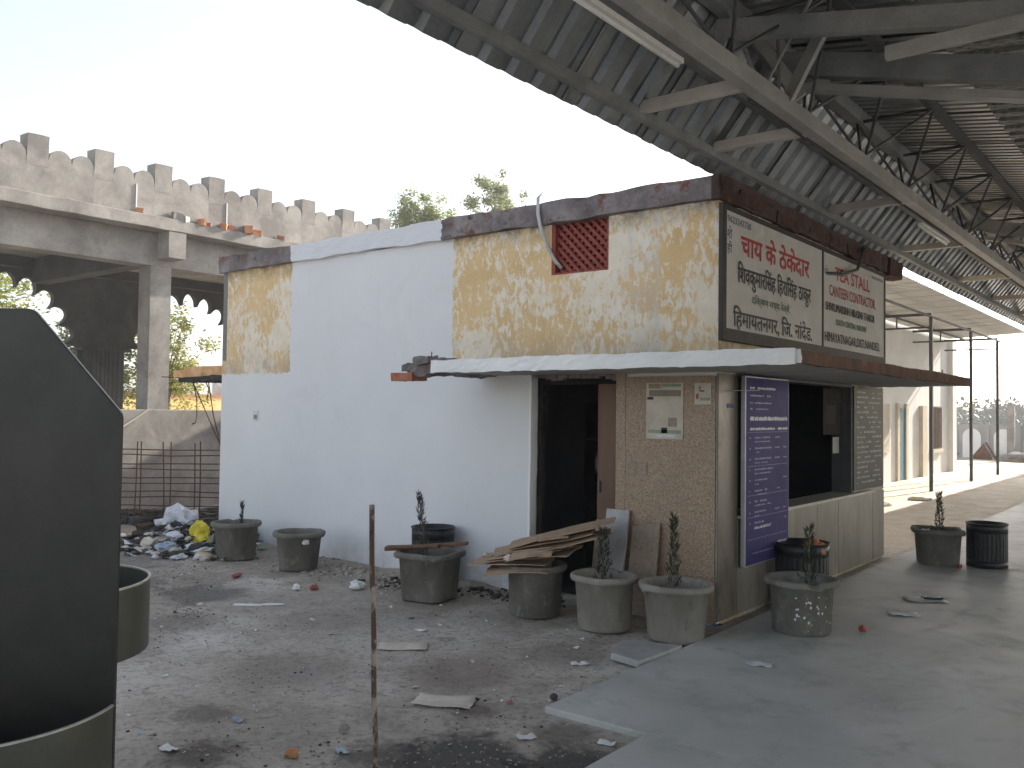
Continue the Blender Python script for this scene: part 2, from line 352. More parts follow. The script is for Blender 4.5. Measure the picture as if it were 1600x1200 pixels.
def granite_material():
    m, t, b = new_mat('speckled_granite', .42); g = NG(t); v = g.coord('Object')
    vo = g.n('ShaderNodeTexVoronoi'); g.set(vo.inputs[0], v); vo.inputs['Scale'].default_value = 130
    c = g.ramp(vo.outputs['Color'], [(.05, (.15, .095, .06)), (.35, (.27, .185, .118)), (.65, (.36, .26, .175)), (.95, (.47, .37, .27))])
    c = g.mix(g.math('MULTIPLY', g.step(g.noise(v, 1.8, 6, .7), .45, .7), .35), c, (.22, .15, .10))
    c = g.mix(g.math('MULTIPLY', g.step(g.noise(v, 3.2, 6, .7), .62, .72), .5), c, (.52, .46, .40))
    g.set(b.inputs['Base Color'], c); g.bump(b, g.noise(v, 30, 4, .6), .08, .004); return m
MT['granite'] = granite_material()
def rod_material():
    m, t, b = new_mat('flaking_white_stake', .7); g = NG(t); v = g.coord('Object', (1, 1, .6))
    c = g.mix(g.step(g.noise(v, 9, 8, .75, .5), .43, .50), (.36, .31, .25), (.10, .055, .034))
    c = g.mix(g.step(g.noise(v, 30, 5, .7), .60, .66), c, (.02, .016, .014)); g.set(b.inputs['Base Color'], c)
    g.bump(b, g.noise(v, 30, 6, .7), .5, .004); return m
MT['stake'] = rod_material()
def ground_material():
    m, t, b = new_mat('dirty_concrete_yard', .9); g = NG(t)
    co = g.n('ShaderNodeTexCoord').outputs['Object']; sx = g.n('ShaderNodeSeparateXYZ'); g.set(sx.inputs[0], co); x, y, z = sx.outputs
    n1 = g.noise(co, .55, 8, .62, .5); n2 = g.noise(co, 2.6, 9, .72, .6); n3 = g.noise(co, 22, 6, .75); n4 = g.noise(co, 90, 3, .7)
    c = g.ramp(n1, [(.34, (.37, .325, .275)), (.5, (.53, .48, .415)), (.64, (.66, .61, .545))])
    c = g.mix(g.math('MULTIPLY', g.step(n2, .48, .66), .6), c, (.22, .175, .14))
    c = g.mix(g.math('MULTIPLY', g.step(g.noise(co, 1.5, 8, .7), .54, .70), .55), c, (.54, .52, .48))
    c = g.mix(g.math('MULTIPLY', g.step(n3, .50, .64), .65), c, (.19, .155, .125))
    c = g.mix(g.math('MULTIPLY', g.step(g.noise(co, 5.5, 8, .78, 1.2), .54, .64), .65), c, (.17, .135, .108))
    c = g.mix(g.math('MULTIPLY', g.step(g.noise(co, 9, 7, .75), .58, .68), .5), c, (.52, .49, .45))
    c = g.mix(g.math('MULTIPLY', g.step(n4, .64, .74), .6), c, (.58, .55, .50))
    # damp patches and oil spots lying where they lie in the yard
    for px, py, r, k, cc in ((.25, -3.30, .42, .9, (.035, .031, .026)), (.66, -3.0, .32, .9, (.035, .031, .026)), (-.05, -3.5, .25, .8, (.05, .04, .032)), (-.72, -4.05, .22, .8, (.055, .040, .032)),
                      (-.15, -2.72, .16, .7, (.075, .045, .033)), (-4.0, -2.0, .5, .7, (.06, .053, .048)), (-.7, -2.25, .45, .5, (.17, .115, .09)), (-1.6, -2.9, .5, .45, (.16, .12, .095)), (-2.4, -1.9, .5, .4, (.17, .13, .105)), (-.4, -1.5, .35, .4, (.17, .13, .105)), (-2.9, -3.4, .5, .45, (.15, .115, .09)), (-4.6, -1.55, .4, .4, (.16, .125, .10)),
                      (-5.0, -2.2, .45, .6, (.075, .066, .06)), (-3.2, -2.7, .4, .5, (.10, .085, .075)), (.45, -2.75, .22, .6, (.08, .066, .055)), (-1.2, -3.7, .2, .6, (.08, .06, .05)), (-6.3, -1.6, .9, .55, (.085, .078, .07))):
        dx = g.math('SUBTRACT', x, px); dy = g.math('SUBTRACT', y, py)
        d = g.math('SQRT', g.math('ADD', g.math('MULTIPLY', dx, dx), g.math('MULTIPLY', dy, dy)))
        d = g.math('ADD', d, g.math('MULTIPLY', g.math('SUBTRACT', n2, .5), r * 2.6))
        c = g.mix(g.math('MULTIPLY', g.step(d, r, r * .55), k), c, cc)
    # sandy mortar waste along the foot of the stall wall
    sand = g.math('MULTIPLY', g.step(g.math('ADD', y, g.math('MULTIPLY', g.math('SUBTRACT', n2, .5), 1.6)), -1.25, -.75), g.math('LESS_THAN', x, -1.9))
    sand = g.math('MULTIPLY', sand, g.math('LESS_THAN', y, .1))
    c = g.mix(g.math('MULTIPLY', sand, .75), c, g.ramp(n3, [(.35, (.20, .155, .115)), (.65, (.42, .36, .285))]))
    # open sandy ground further off
    far = g.step(g.math('ADD', y, g.math('MULTIPLY', g.math('SUBTRACT', n1, .5), 2.0)), 5.0, 7.5)
    c = g.mix(far, c, g.ramp(n2, [(.3, (.44, .36, .26)), (.5, (.53, .45, .34)), (.7, (.60, .52, .41))]))
    g.set(b.inputs['Base Color'], c)
    h = g.math('ADD', g.math('MULTIPLY', n2, .9), g.math('ADD', g.math('MULTIPLY', n3, .8), g.math('MULTIPLY', n4, .3)))
    g.bump(b, h, .8, .03); g.set(b.inputs['Roughness'], g.step(n2, 1.1, .2)); return m
MT['ground'] = ground_material()
def floor_material():
    m, t, b = new_mat('smooth_platform_floor', .45); g = NG(t); co = g.coord('Object')
    n1 = g.noise(co, .8, 7, .65, .6); n2 = g.noise(co, 3.4, 8, .7, .4); n3 = g.noise(co, 40, 4, .7)
    c = g.ramp(n1, [(.32, (.35, .355, .33)), (.55, (.46, .46, .435)), (.7, (.55, .55, .525))])
    c = g.mix(g.math('MULTIPLY', g.step(n2, .52, .70), .5), c, (.22, .215, .195))
    c = g.mix(g.math('MULTIPLY', g.step(g.noise(co, 2.1, 7, .7), .60, .70), .4), c, (.52, .52, .50))
    g.set(b.inputs['Base Color'], c); g.set(b.inputs['Roughness'], g.ramp(n2, [(.3, .46), (.7, .68)]))
    g.bump(b, g.math('ADD', n2, g.math('MULTIPLY', n3, .25)), .12, .01); return m
MT['floor'] = floor_material()
def patterned_sheet():
    m, t, b = new_mat('embossed_roof_sheet', .55, .3); g = NG(t); v = g.coord('Object')
    vo = g.n('ShaderNodeTexVoronoi'); g.set(vo.inputs[0], v); vo.inputs['Scale'].default_value = 16
    g.set(b.inputs['Base Color'], g.ramp(vo.outputs[0], [(.15, (.13, .125, .11)), (.5, (.24, .235, .21))])); g.bump(b, vo.outputs[0], .8, .02); return m
MT['diamond'] = patterned_sheet()

# ---------------------------------------------------------------- ground, platform floor
def axis(a, b, fine_a, fine_b, step, coarse):
    xs = []; x = a
    pts = [a + (fine_a - a) * (i / coarse) ** .5 for i in range(coarse)]
    n = int((fine_b - fine_a) / step); pts += [fine_a + step * i for i in range(n)]
    pts += [fine_b + (b - fine_b) * (i / coarse) ** 2 for i in range(coarse + 1)]
    return pts
gx = axis(-400, 400, -9, 1.6, .07, 8); gy = axis(-300, 600, -5.2, 1.0, .07, 8)
def gz(x, y):
    if not (-9.2 < x < 2 and -5.4 < y < 1.5): return 0.0
    fade = min(1, (x + 9.2) * 2, (2 - x) * 2, (y + 5.4) * 2, (1.5 - y) * 2)
    p = Vector((x * 1.1, y * 1.1, 0)); h = noise.noise(p) * .012 + noise.noise(p * 4.3) * .006 + noise.noise(p * 13) * .003
    # swept-up soil against the wall and below the rubbish
    h += .05 * max(0, 1 - abs(y + .12) / .4) * (1 if x < -2 else 0) * (.5 + noise.noise(Vector((x * 2.2, y * 3, 4))))
    d = ((x + 6.4) ** 2 + ((y + .7) * 1.1) ** 2) ** .5; h += .16 * max(0, 1 - d / 1.3) ** 1.5
    if x > .05 and (y > -2.6 or x > .75): h = min(h, 0)
    return (h - .012) * fade
vsg = [(x, y, gz(x, y)) for y in gy for x in gx]; nxg = len(gx)
mb = MB(); mb.add(vsg, [(j * nxg + i, j * nxg + i + 1, (j + 1) * nxg + i + 1, (j + 1) * nxg + i) for j in range(len(gy) - 1) for i in range(nxg - 1)])
tag(mb.build('ground', MT['ground'], smooth=True), kind='structure')
mb = MB()
mb.box(.16, 14, -2.5, 60, -.05, .022); mb.box(.80, 14, -14, -2.5, -.05, .022)
fl = mb.build('platform_floor', MT['floor'], bevel=.006); tag(fl, kind='structure')

# ---------------------------------------------------------------- tea stall building
K = empty('tea_stall_building', (0, 0, 0), 'long flat-roofed stall building with white wall patches over peeling yellow plaster', 'building')
W = 4.43; ZS = 3.36
mb = MB()
mb.box(-6.77, -1.86, 0, .2, -.1, 2.0); mb.box(-.93, 0, 0, .2, -.1, 2.0)
mb.box(-6.77, 0, 0, .2, 2.0, 2.89); mb.box(-6.77, -1.64, 0, .2, 2.89, ZS); mb.box(-1.03, 0, 0, .2, 2.89, ZS)
mb.box(-6.77, -6.57, .2, W, -.1, ZS); mb.box(-6.57, -.2, W - .2, W, -.1, ZS)
mb.box(-.2, 0, .2, W, 2.0, ZS); mb.box(-.2, 0, .2, .34, -.1, 2.0); mb.box(-.2, 0, .34, 3.28, -.1, .8); mb.box(-.2, 0, 3.28, W, -.1, 2.0); mb.box(-.2, 0, W - .2, W, -.1, -.09)
mb.build('wall', MT['wall'], K)
mb = MB(); mb.rough(-6.80, .035, -.058, 4.97, ZS, 3.555, .07, .02, 3, freq=4); mb.build('roof_slab', MT['roof_edge'], K)
for i, (y, l, z0, z1, p) in enumerate([(-.03, .34, 3.35, 3.54, .045), (.30, .72, 3.38, 3.50, .040), (1.08, .5, 3.35, 3.46, .05), (1.9, .9, 3.37, 3.52, .041), (3.0, .45, 3.35, 3.47, .052), (3.6, .8, 3.36, 3.51, .043), (4.50, .52, 3.33, 3.53, .075)]):
    MB().rough(-.1, p, y, y + l, z0, z1, .05, .022, 20 + i, freq=5).build('exposed_brick', MT['slab_red'], K)
# canopy (chajja) round the corner, broken at its left end
mb = MB(); mb.rough(-2.25, .0, -.90, 0, 1.985, 2.078, .08, .006, 5); mb.rough(.0, .99, -.90, 4.15, 1.985, 2.078, .09, .008, 5)
mb.build('canopy_slab', MT['canopy'], K)
mb = MB(); mb.rough(-2.24, .97, -.93, -.897, 1.975, 2.085, .03, .011, 15, freq=7); mb.build('whitewashed_edge', MT['white_wall'], K, smooth=False)
mb = MB()
for i, (x0, x1, y0, y1, z0, z1) in enumerate([(-2.42, -2.20, -.90, -.62, 1.98, 2.10), (-2.58, -2.34, -.88, -.60, 1.955, 2.05), (-2.52, -2.36, -.80, -.45, 2.03, 2.12), (-2.40, -2.2, -.62, -.15, 1.97, 2.09), (-2.66, -2.5, -.86, -.66, 1.99, 2.05), (-2.47, -2.30, -.92, -.8, 2.06, 2.125), (-2.45, -2.25, -.3, -.02, 1.98, 2.07)]):
    mb.rough(x0, x1, y0, y1, z0, z1, .03, .03, 60 + i, freq=7)
mb.build('broken_end', MT['slab_edge'], K)
mb = MB(); mb.rough(-2.78, -2.50, -.90, -.70, 1.915, 1.985, .04, .016, 71); mb.build('brick', MT['brick'], K)
mb = MB(); mb.tube([(-2.38, -.78, 2.05), (-2.36, -.8, 2.17)], .005, 6); mb.tube([(.7, 2.6, 2.05), (.7, 2.61, 2.13)], .006, 6); mb.tube([(.85, 3.5, 2.05), (.86, 3.5, 2.14)], .006, 6); mb.build('rebar_stub', MT['rod'], K)
mb = MB()
for i in range(26):
    x = -2.1 + rnd.random() * 2.8; r = .02 + rnd.random() * .05; mb.rough(x, x + r * 3, -.5 + rnd.random() * .3, -.1, 2.07, 2.085 + r * .4, .05, .012, 200 + i)
o = mb.build('roof_debris', MT['dark_rag'], K); o['kind'] = 'stuff'
# stub of a second canopy off the far left end, on broken boards
mb = MB(); mb.rough(-8.05, -6.77, .25, .95, 2.07, 2.205, .07, .012, 81); mb.rough(-8.35, -8.03, .27, .9, 2.07, 2.17, .07, .015, 83); mb.build('canopy_stub', MT['tan_stub'], K)
mb = MB(); mb.rough(-8.1, -6.78, .2, .9, 2.0, 2.07, .08, .025, 82); mb.build('canopy_stub_underside', MT['dark_rag'], K)
for pts in ([(-7.93, .3, 2.02), (-7.6, .31, 1.6), (-7.25, .32, 1.15)], [(-7.54, .3, 2.02), (-7.4, .3, 1.55), (-7.22, .3, 1.16)], [(-7.9, .3, 2.0), (-7.80, .3, 1.75), (-7.79, .3, 1.55), (-7.82, .3, 1.44), (-7.90, .3, 1.42)], [(-7.6, .3, 2.0), (-7.52, .3, 1.9), (-7.56, .3, 1.75)], [(-8.7, .3, 2.08), (-8.2, .3, 2.06)]):
    mb = MB(); mb.tube(pts, .008, 6); mb.build('dangling_rebar', MT['rod'], K)
# granite and tile facing
mb = MB(); mb.rough(-.928, -.835, -.018, 0, 0, 1.985, .25, .003, 90); mb.build('granite_panel', MT['granite'], K)
mb = MB(); mb.rough(-.830, -.012, -.020, 0, 0, 1.955, .25, .003, 91); mb.build('granite_panel', MT['granite'], K)
ys = [-.018, .34, .95, 1.58, 2.2, 2.82, 3.42, 4.0, 4.43]
for i in range(8):
    z1 = 1.975 if i == 0 else .79
    mb = MB(); mb.box(.001, .014 + .002 * (i % 3), ys[i] + .002, ys[i + 1] - .002, 0.02, z1); mb.build('wall_tile', MT['strip_tile' if i == 0 else 'cream_tile'], K, bevel=.002)
mb = MB(); mb.box(.001, .012, 3.285, 4.425, .80, .835); mb.box(.001, .012, 4.38, 4.425, .84, 1.98); mb.build('wall_tile', MT['cream_tile'], K)
mb = MB(); mb.box(-.21, .085, .36, 3.85, .795, .822); mb.build('counter_ledge', MT['ledge'], K, bevel=.004)
# serving window lining and the dark menu sheet beside it
mb = MB(); mb.box(-.2, .012, 3.255, 3.28, .823, 1.98); mb.box(-.2, .012, .34, .365, .823, 1.98); mb.box(-.2, .012, .366, 3.254, 1.955, 1.98); mb.build('window_frame', MT['steel_dark'], K)
mb = MB(); mb.box(.013, .024, 3.30, 4.37, .84, 1.97); mp_ = mb.build('menu_panel', MT['menu_dark'], K, bevel=.002, label='dark panel of faded menu lines right of the serving window')
mb = MB()
for r in range(19):
    z = 1.90 - r * .055; y = 3.40
    while y < 4.25:
        l = .03 + rnd.random() * .10
        if rnd.random() < .62: mb.box(.0245, .0252, y, min(y + l, 4.28), z, z + .014 + rnd.random() * .008)
        y += l + .02
o = mb.build('print_lines', MT['menu_ink'], mp_); o['kind'] = 'stuff'
# lattice vent, built of crossing bars in the wall opening
V = MB(); cx, cz, hw, hh = -1.335, 3.125, .305, .235
def clip(p0, d):
    t0, t1 = -9, 9
    for (a, b, lo, hi) in ((p0[0], d[0], cx - hw, cx + hw), (p0[1], d[1], cz - hh, cz + hh)):
        u, v = (lo - a) / b, (hi - a) / b; t0 = max(t0, min(u, v)); t1 = min(t1, max(u, v))
    return t0, t1
for sgn in (1, -1):
    for k in range(-9, 10):
        p0 = (cx + k * .082, cz); d = (.7071, .7071 * sgn); t0, t1 = clip(p0, d)
        if t1 - t0 > .03: V.bar((p0[0] + d[0] * t0, .075 + .012 * sgn, p0[1] + d[1] * t0), (p0[0] + d[0] * t1, .075 + .012 * sgn, p0[1] + d[1] * t1), .03, .034, (0, 1, 0))
lv = V.build('lattice_vent', MT['lattice'], K)
mb = MB(); mb.box(-1.64, -1.60, .0, .1, 2.89, ZS - .01); mb.box(-1.07, -1.03, .03, .1, 2.89, ZS - .01); mb.box(-1.60, -1.07, .01, .1, 2.89, 2.91); mb.build('vent_frame', MT['lattice'], lv)
mb = MB(); mb.box(-1.64, -1.03, .16, .19, 2.89, ZS); mb.build('vent_backing', MT['interior'], K)
# dark interior: room lining, partition, door leaf, shelves
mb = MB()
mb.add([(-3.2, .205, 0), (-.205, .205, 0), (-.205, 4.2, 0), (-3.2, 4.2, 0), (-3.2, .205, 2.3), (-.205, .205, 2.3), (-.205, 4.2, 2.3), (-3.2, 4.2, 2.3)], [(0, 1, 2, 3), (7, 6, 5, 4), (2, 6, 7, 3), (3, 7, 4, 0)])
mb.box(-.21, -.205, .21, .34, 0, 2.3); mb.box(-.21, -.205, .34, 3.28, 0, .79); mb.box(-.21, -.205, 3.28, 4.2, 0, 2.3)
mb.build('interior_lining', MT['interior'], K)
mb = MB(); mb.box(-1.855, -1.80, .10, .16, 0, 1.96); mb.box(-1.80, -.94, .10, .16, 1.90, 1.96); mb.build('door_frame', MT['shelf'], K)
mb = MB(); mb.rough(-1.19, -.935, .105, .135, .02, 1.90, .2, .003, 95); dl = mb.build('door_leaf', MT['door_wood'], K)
mb = MB(); mb.box(-1.175, -1.155, .085, .105, .95, 1.05); mb.build('handle', MT['steel_dark'], dl)
mb = MB()
for i in range(15):
    x = -1.82 + i * .065; z = 1.955 + rnd.random() * .02; mb.rough(x, x + .06, -.012, .04, z - .01 - rnd.random() * .018, 2.005, .03, .01, 300 + i)
mb.build('chipped_lintel', MT['slab_edge'], K)
mb = MB(); mb.box(-1.862, -1.858, -.004, .1, .02, 1.985); mb.rough(-1.87, -1.845, -.012, .09, .0, 1.98, .08, .006, 310); mb.build('door_jamb', MT['white_wall'], K)

SH = empty('wall_shelf', (-1.7, 1.6, 0), 'dark shelf of jars inside the open doorway', 'shelf')
mb = MB()
for z in (.65, 1.0, 1.35): mb.box(-2.2, -1.1, 1.45, 1.75, z, z + .025)
mb.box(-2.23, -2.2, 1.45, 1.75, 0, 1.75); mb.box(-1.1, -1.07, 1.45, 1.75, 0, 1.75); mb.box(-2.2, -1.1, 1.74, 1.76, 0, 1.75); mb.build('shelf_rack', MT['shelf'], SH)
jarp = MB(); jarp.lathe([(.0, 0), (.045, 0), (.05, .03), (.05, .14), (.035, .16), (.035, .18)], 14); jm = jarp.mesh('jar', MT['glass'], True)
lidp = MB(); lidp.lathe([(.04, .165), (.04, .195), (0, .197)], 14); lm = lidp.mesh('lid', MT['red_plastic'], True)
for i in range(9):
    j = bpy.data.objects.new('glass_jar', jm); col.objects.link(j); j.location = (-2.08 + i * .115, 1.52, (1.025 if i % 2 else 1.025)); tag(j, 'glass jar with red lid on the shelf inside the doorway', 'jar', 'jars on the shelf in the doorway')
    share('lid', lm, j)

# ---------------------------------------------------------------- things fixed to the stall
SG = empty('signboard', (.03, 2.15, 2.2), 'wide framed tea stall signboard in two languages above the canopy', 'sign')
mb = MB(); F0, F1, B0, B1 = -.03, 4.37, 2.235, 3.325
mb.box(.012, .052, F0, F1, B1 - .045, B1); mb.box(.012, .052, F0, F1, B0, B0 + .10); mb.box(.012, .052, F0, F0 + .07, B0 + .10, B1 - .045); mb.box(.012, .052, F1 - .05, F1, B0 + .10, B1 - .045); mb.box(.012, .052, 2.23, 2.275, B0 + .10, B1 - .045)
mb.build('sign_frame', MT['sign_frame'], SG, bevel=.004)
b1 = MB().box(.02, .045, F0 + .07, 2.23, B0 + .10, B1 - .045).build('sign_panel', MT['sign_board'], SG)
b2 = MB().box(.02, .045, 2.275, F1 - .05, B0 + .10, B1 - .045).build('sign_panel', MT['sign_board'], SG)
mb = MB()
for y in (.4, 2.0, 3.9): mb.bar((0, y, 3.34), (.03, y, 3.30), .03, .01)
mb.tube([(.02, 2.3, 3.07), (.10, 2.7, 3.10), (.12, 3.1, 3.2), (.10, 3.35, 3.42), (.06, 3.5, 3.5)], .018, 6)
mb.build('bracket', MT['steel_dark'], SG)
def lettering(body, mat, parent, x, y0, y1, z0, z1, bold=.02, name='lettering', slant=0):
    cu = bpy.data.curves.new('lettering', 'FONT'); cu.body = body; cu.size = 1; cu.resolution_u = 3
    for k in range(8): cu.materials.append(mat)
    for k, f in enumerate(cu.body_format): f.material_index = k % 8      # each sign filled by itself
    o = bpy.data.objects.new('lettering_source', cu); col.objects.link(o)
    dg = bpy.context.evaluated_depsgraph_get(); me = bpy.data.meshes.new_from_object(o.evaluated_get(dg))
    bpy.data.objects.remove(o); bpy.data.curves.remove(cu)
    bm = bmesh.new(); bm.from_mesh(me)
    geo = bm.verts[:] + bm.edges[:] + bm.faces[:]
    for dx, dy in ((.7, .7), (-.7, .7), (.7, -.7), (-.7, -.7)):
        q = bmesh.ops.duplicate(bm, geom=geo)['geom']
        for v in q:
            if isinstance(v, bmesh.types.BMVert): v.co.x += dx * bold * 1.15; v.co.y += dy * bold * 1.15
    # lift each stroke island by a hair so overlapping glyphs never share a plane
    seen = set(); isl = 0
    for v in bm.verts:
        if v in seen: continue
        st = [v]; seen.add(v)
        while st:
            a = st.pop(); a.co.z = isl * .00003
            for e in a.link_edges:
                q = e.other_vert(a)
                if q not in seen: seen.add(q); st.append(q)
        isl += 1
    xs = [v.co.x for v in bm.verts]; yy = [v.co.y for v in bm.verts]
    ax, bx_, ay, by_ = min(xs), max(xs), min(yy), max(yy); pl = wloc(parent)
    for v in bm.verts:
        u = (v.co.x - ax) / (bx_ - ax); t = (v.co.y - ay) / (by_ - ay)
        v.co = Vector((x + v.co.z, y0 + (y1 - y0) * u, z0 + (z1 - z0) * t + slant * (u - .5))) - pl
    bm.to_mesh(me); bm.free(); me.materials.clear(); me.materials.append(mat); me.polygons.foreach_set('material_index', [0] * len(me.polygons))
    q = bpy.data.objects.new(name, me); col.objects.link(q); q.parent = parent; return q
X = .0465
lettering('\u091a\u093e\u092f \u0915\u0947 \u0920\u0947\u0915\u0947\u0926\u093e\u0930', MT['ink_red'], b1, X, .312, 1.883, 2.945, 3.18, .028)
lettering('\u093f\u0936\u0935\u0915\u0941\u092e\u093e\u0930\u093f\u0938\u0902\u0939 \u093f\u0939\u0930\u093e\u093f\u0938\u0902\u0939 \u0920\u093e\u0915\u0941\u0930', MT['ink_black'], b1, X, .253, 1.919, 2.675, 2.905, .022)
lettering('\u0926\u093f\u0915\u094d\u0937\u0923 \u092e\u0927\u094d\u092f \u0930\u0947\u0932\u094d\u0935\u0947.', MT['ink_green'], b1, X, .536, 1.395, 2.555, 2.66, .012)
lettering('\u093f\u0939\u092e\u093e\u092f\u0924\u0928\u0917\u0930, \u093f\u091c. \u0928\u093e\u0902\u0926\u0947\u0921.', MT['ink_black'], b1, X, .171, 1.956, 2.335, 2.535, .024)
lettering('\u0966\u096f\u096c\u0968\u0969\u0968\u096a\u096d\u096d\u0969\u0966'.replace('\u0966\u096f', '9').translate({0x0966 + i: str(i) for i in range(10)}), MT['ink_blue'], b1, X, .06, .517, 3.19, 3.245, .006)
lettering('\u0936\u0947', MT['ink_blue'], b1, X, .055, .15, 3.06, 3.16, .014); lettering('\u0939\u0940', MT['ink_blue'], b1, X, .055, .15, 2.93, 3.04, .014)
lettering('TEA STALL', MT['ink_red'], b2, X, 2.616, 3.778, 3.035, 3.175, .022)
lettering('CANTEEN CONTRACTOR.', MT['ink_red'], b2, X, 2.443, 3.994, 2.862, 2.975, .014)
lettering('SHIVKUMARSINH HIRASINH THAKUR', MT['ink_black'], b2, X, 2.330, 3.95, 2.705, 2.79, .004)
lettering('SOUTH CENTRAL RAILWAY', MT['ink_green'], b2, X, 2.637, 3.661, 2.575, 2.638, .004)
lettering('HIMAYATNAGAR,DIST.NANDED.', MT['ink_black'], b2, X, 2.31, 4.15, 2.378, 2.49, .016)
lettering('\u0936\u0947', MT['ink_blue'], b2, X, 2.30, 2.40, 3.05, 3.15, .01); lettering('9623247730', MT['ink_blue'], b2, X, 3.85, 4.26, 3.205, 3.24, .004)

PB = empty('tariff_board', (.05, .8, .4), 'tall purple printed price board hung beside the serving window', 'board')
mb = MB(); mb.box(.045, .085, .335, 1.27, .405, 1.965); mb.build('board_frame', MT['alu'], PB, bevel=.003)
pf = MB().box(.084, .0875, .347, 1.258, .417, 1.953).build('printed_sheet', MT['purple'], PB)
mb = MB(); ml = MB()
def dashes(m, y0, y1, z, h, dens=.8, lo=.012, hi=.05):
    y = y0
    while y < y1:
        l = lo + rnd.random() * (hi - lo)
        if rnd.random() < dens:
            yy = y
            while yy < min(y + l, y1): m.box(.0876, .0882, yy, yy + .007, z + (rnd.random() - .5) * .004, z + h * (.6 + .4 * rnd.random())); yy += .0095
        y += l + .012
dashes(ml, .42, .95, 1.86, .022); dashes(mb, .42, .85, 1.80, .016); dashes(mb, .42, .9, 1.74, .014); dashes(mb, .42, .8, 1.69, .014)
dashes(ml, .42, 1.22, 1.60, .036, .95, .05, .12); dashes(ml, .42, 1.22, 1.52, .024, .9, .03, .07)
z = 1.45
while z > .66:
    dashes(mb, .41, .43, z, .014, 1); dashes(mb, .52, .52 + .15 + rnd.random() * .25, z, .016, .95); dashes(mb, .52, .6 + rnd.random() * .3, z - .032, .012, .9)
    if rnd.random() < .7: dashes(mb, .95, 1.05, z, .014, .9)
    if rnd.random() < .5: dashes(mb, 1.14, 1.2, z, .014, .9)
    z -= .088
for z in (1.50, 1.22, .98, .80, .62): mb.box(.0876, .0880, .38, 1.23, z, z + .003)
dashes(ml, .52, .85, .70, .02, .95); dashes(ml, .95, 1.22, .54, .022, .95); dashes(mb, .40, .9, .50, .012, .9); dashes(mb, 1.0, 1.2, .46, .012, .9)
o = mb.build('print_lines', MT['lilac'], pf); o['kind'] = 'stuff'; o = ml.build('heading_lines', MT['white_print'], pf); o['kind'] = 'stuff'
mb = MB(); mb.box(.015, .046, .5, .54, 1.9, 1.94); mb.box(.015, .046, 1.1, 1.14, 1.9, 1.94); mb.box(.015, .046, .8, .84, .5, .54); mb.build('bracket', MT['steel_dark'], PB)

def poster(name, label, y, x0, x1, z0, z1, bits, cat='poster', mat='paper'):
    e = empty(name, ((x0 + x1) / 2, y, z0), label, cat)
    s_ = MB().rough(x0, x1, y - .0025, y, z0, z1, .05, .0006, rnd.randint(0, 99)).build('sheet', MT[mat], e)
    for (a, b, c, d, m) in bits:
        MB().box(x0 + (x1 - x0) * a, x0 + (x1 - x0) * b, y - .0045, y - .0036, z0 + (z1 - z0) * c, z0 + (z1 - z0) * d).build('print_block', MT[m], e)
    return e
poster('paper_poster', 'torn white and purple notice pasted on the brown granite facing', -.0245, -.63, -.29, 1.44, 1.90,
       [(.06, .40, .90, .985, 'stone_brown'), (.42, .95, .93, .985, 'green_plastic'), (.08, .94, .76, .87, 'strip_tile'), (.03, .2, .70, .75, 'dark_rag'), (.05, .95, .10, .16, 'green_plastic'), (.42, .58, .10, .2, 'dark_rag'), (.60, .84, .22, .38, 'stone_brown'), (.3, .8, .03, .08, 'pale_plastic')], mat='paper')
poster('paper_notice', 'small faded notice with green stripe at the granite panel corner', -.0245, -.19, -.045, 1.725, 1.895, [(.35, .95, .18, .32, 'green_plastic'), (.1, .25, .25, .5, 'coping_red'), (.3, .6, .6, .66, 'dark_rag'), (.25, .4, .7, .86, 'stone_brown')])
poster('paper_remnant', 'pair of dark scraped paper remnants low on the granite facing', -.0245, -.82, -.62, 1.125, 1.245, [(.5, .53, 0.02, .98, 'stone_brown'), (.05, .45, .2, .6, 'stone_brown'), (.6, .95, .4, .8, 'granite')], cat='paper', mat='stone_brown')
e = empty('blue_sticker', (.02, .17, 1.70), 'narrow white and blue sticker left of the purple board', 'sticker')
MB().box(.0175, .0195, .12, .27, 1.69, 1.90).build('sheet', MT['white_paper'], e); MB().lathe([(0, 0), (.045, 0)], 20, c=(0, 0, 0)).build('emblem', MT['ink_blue'], e)
em = e.children[-1]; em.rotation_euler = (0, R(90), 0); em.location = (.0005, .03, .14); MB().box(.0197, .0202, .14, .25, 1.70, 1.735).build('print_block', MT['ink_blue'], e)
e = empty('switch_plate', (-6.04, -.004, 1.5), 'small pale green plate fixed on the long white wall', 'plate')
MB().box(-6.085, -5.99, -.010, -.0005, 1.50, 1.62).build('plate', MT['pale_plastic'], e, bevel=.003); MB().box(-6.07, -6.005, -.0125, -.0105, 1.52, 1.57).build('toggle', MT['green_plastic'], e)
mb = MB(); mb.tube([(-1.74, .02, 3.68), (-1.745, -.075, 3.60), (-1.735, -.085, 3.45), (-1.71, -.075, 3.32), (-1.67, -.03, 3.16), (-1.60, .0, 3.02), (-1.545, .03, 2.95)], .018, 10)
tag(mb.build('plastic_pipe', MT['pipe'], loc=(-1.74, -.07, 3.6), smooth=True), 'bent grey plastic pipe hanging over the roof edge into the red vent', 'pipe')
e = empty('window_poster', (-.1, 2.95, 1.6), 'dark poster with round emblem hanging in the serving window', 'poster')
MB().box(-.08, -.074, 2.62, 3.22, 1.45, 1.93).build('sheet', MT['shelf'], e); MB().box(-.0735, -.073, 2.72, 3.0, 1.56, 1.76).build('print_block', MT['interior'], e)
q = MB().lathe([(.05, 0), (.075, 0)], 20).build('emblem', MT['interior'], e); q.rotation_euler = (0, R(90), 0); q.location = (.0275, -.03, .25)
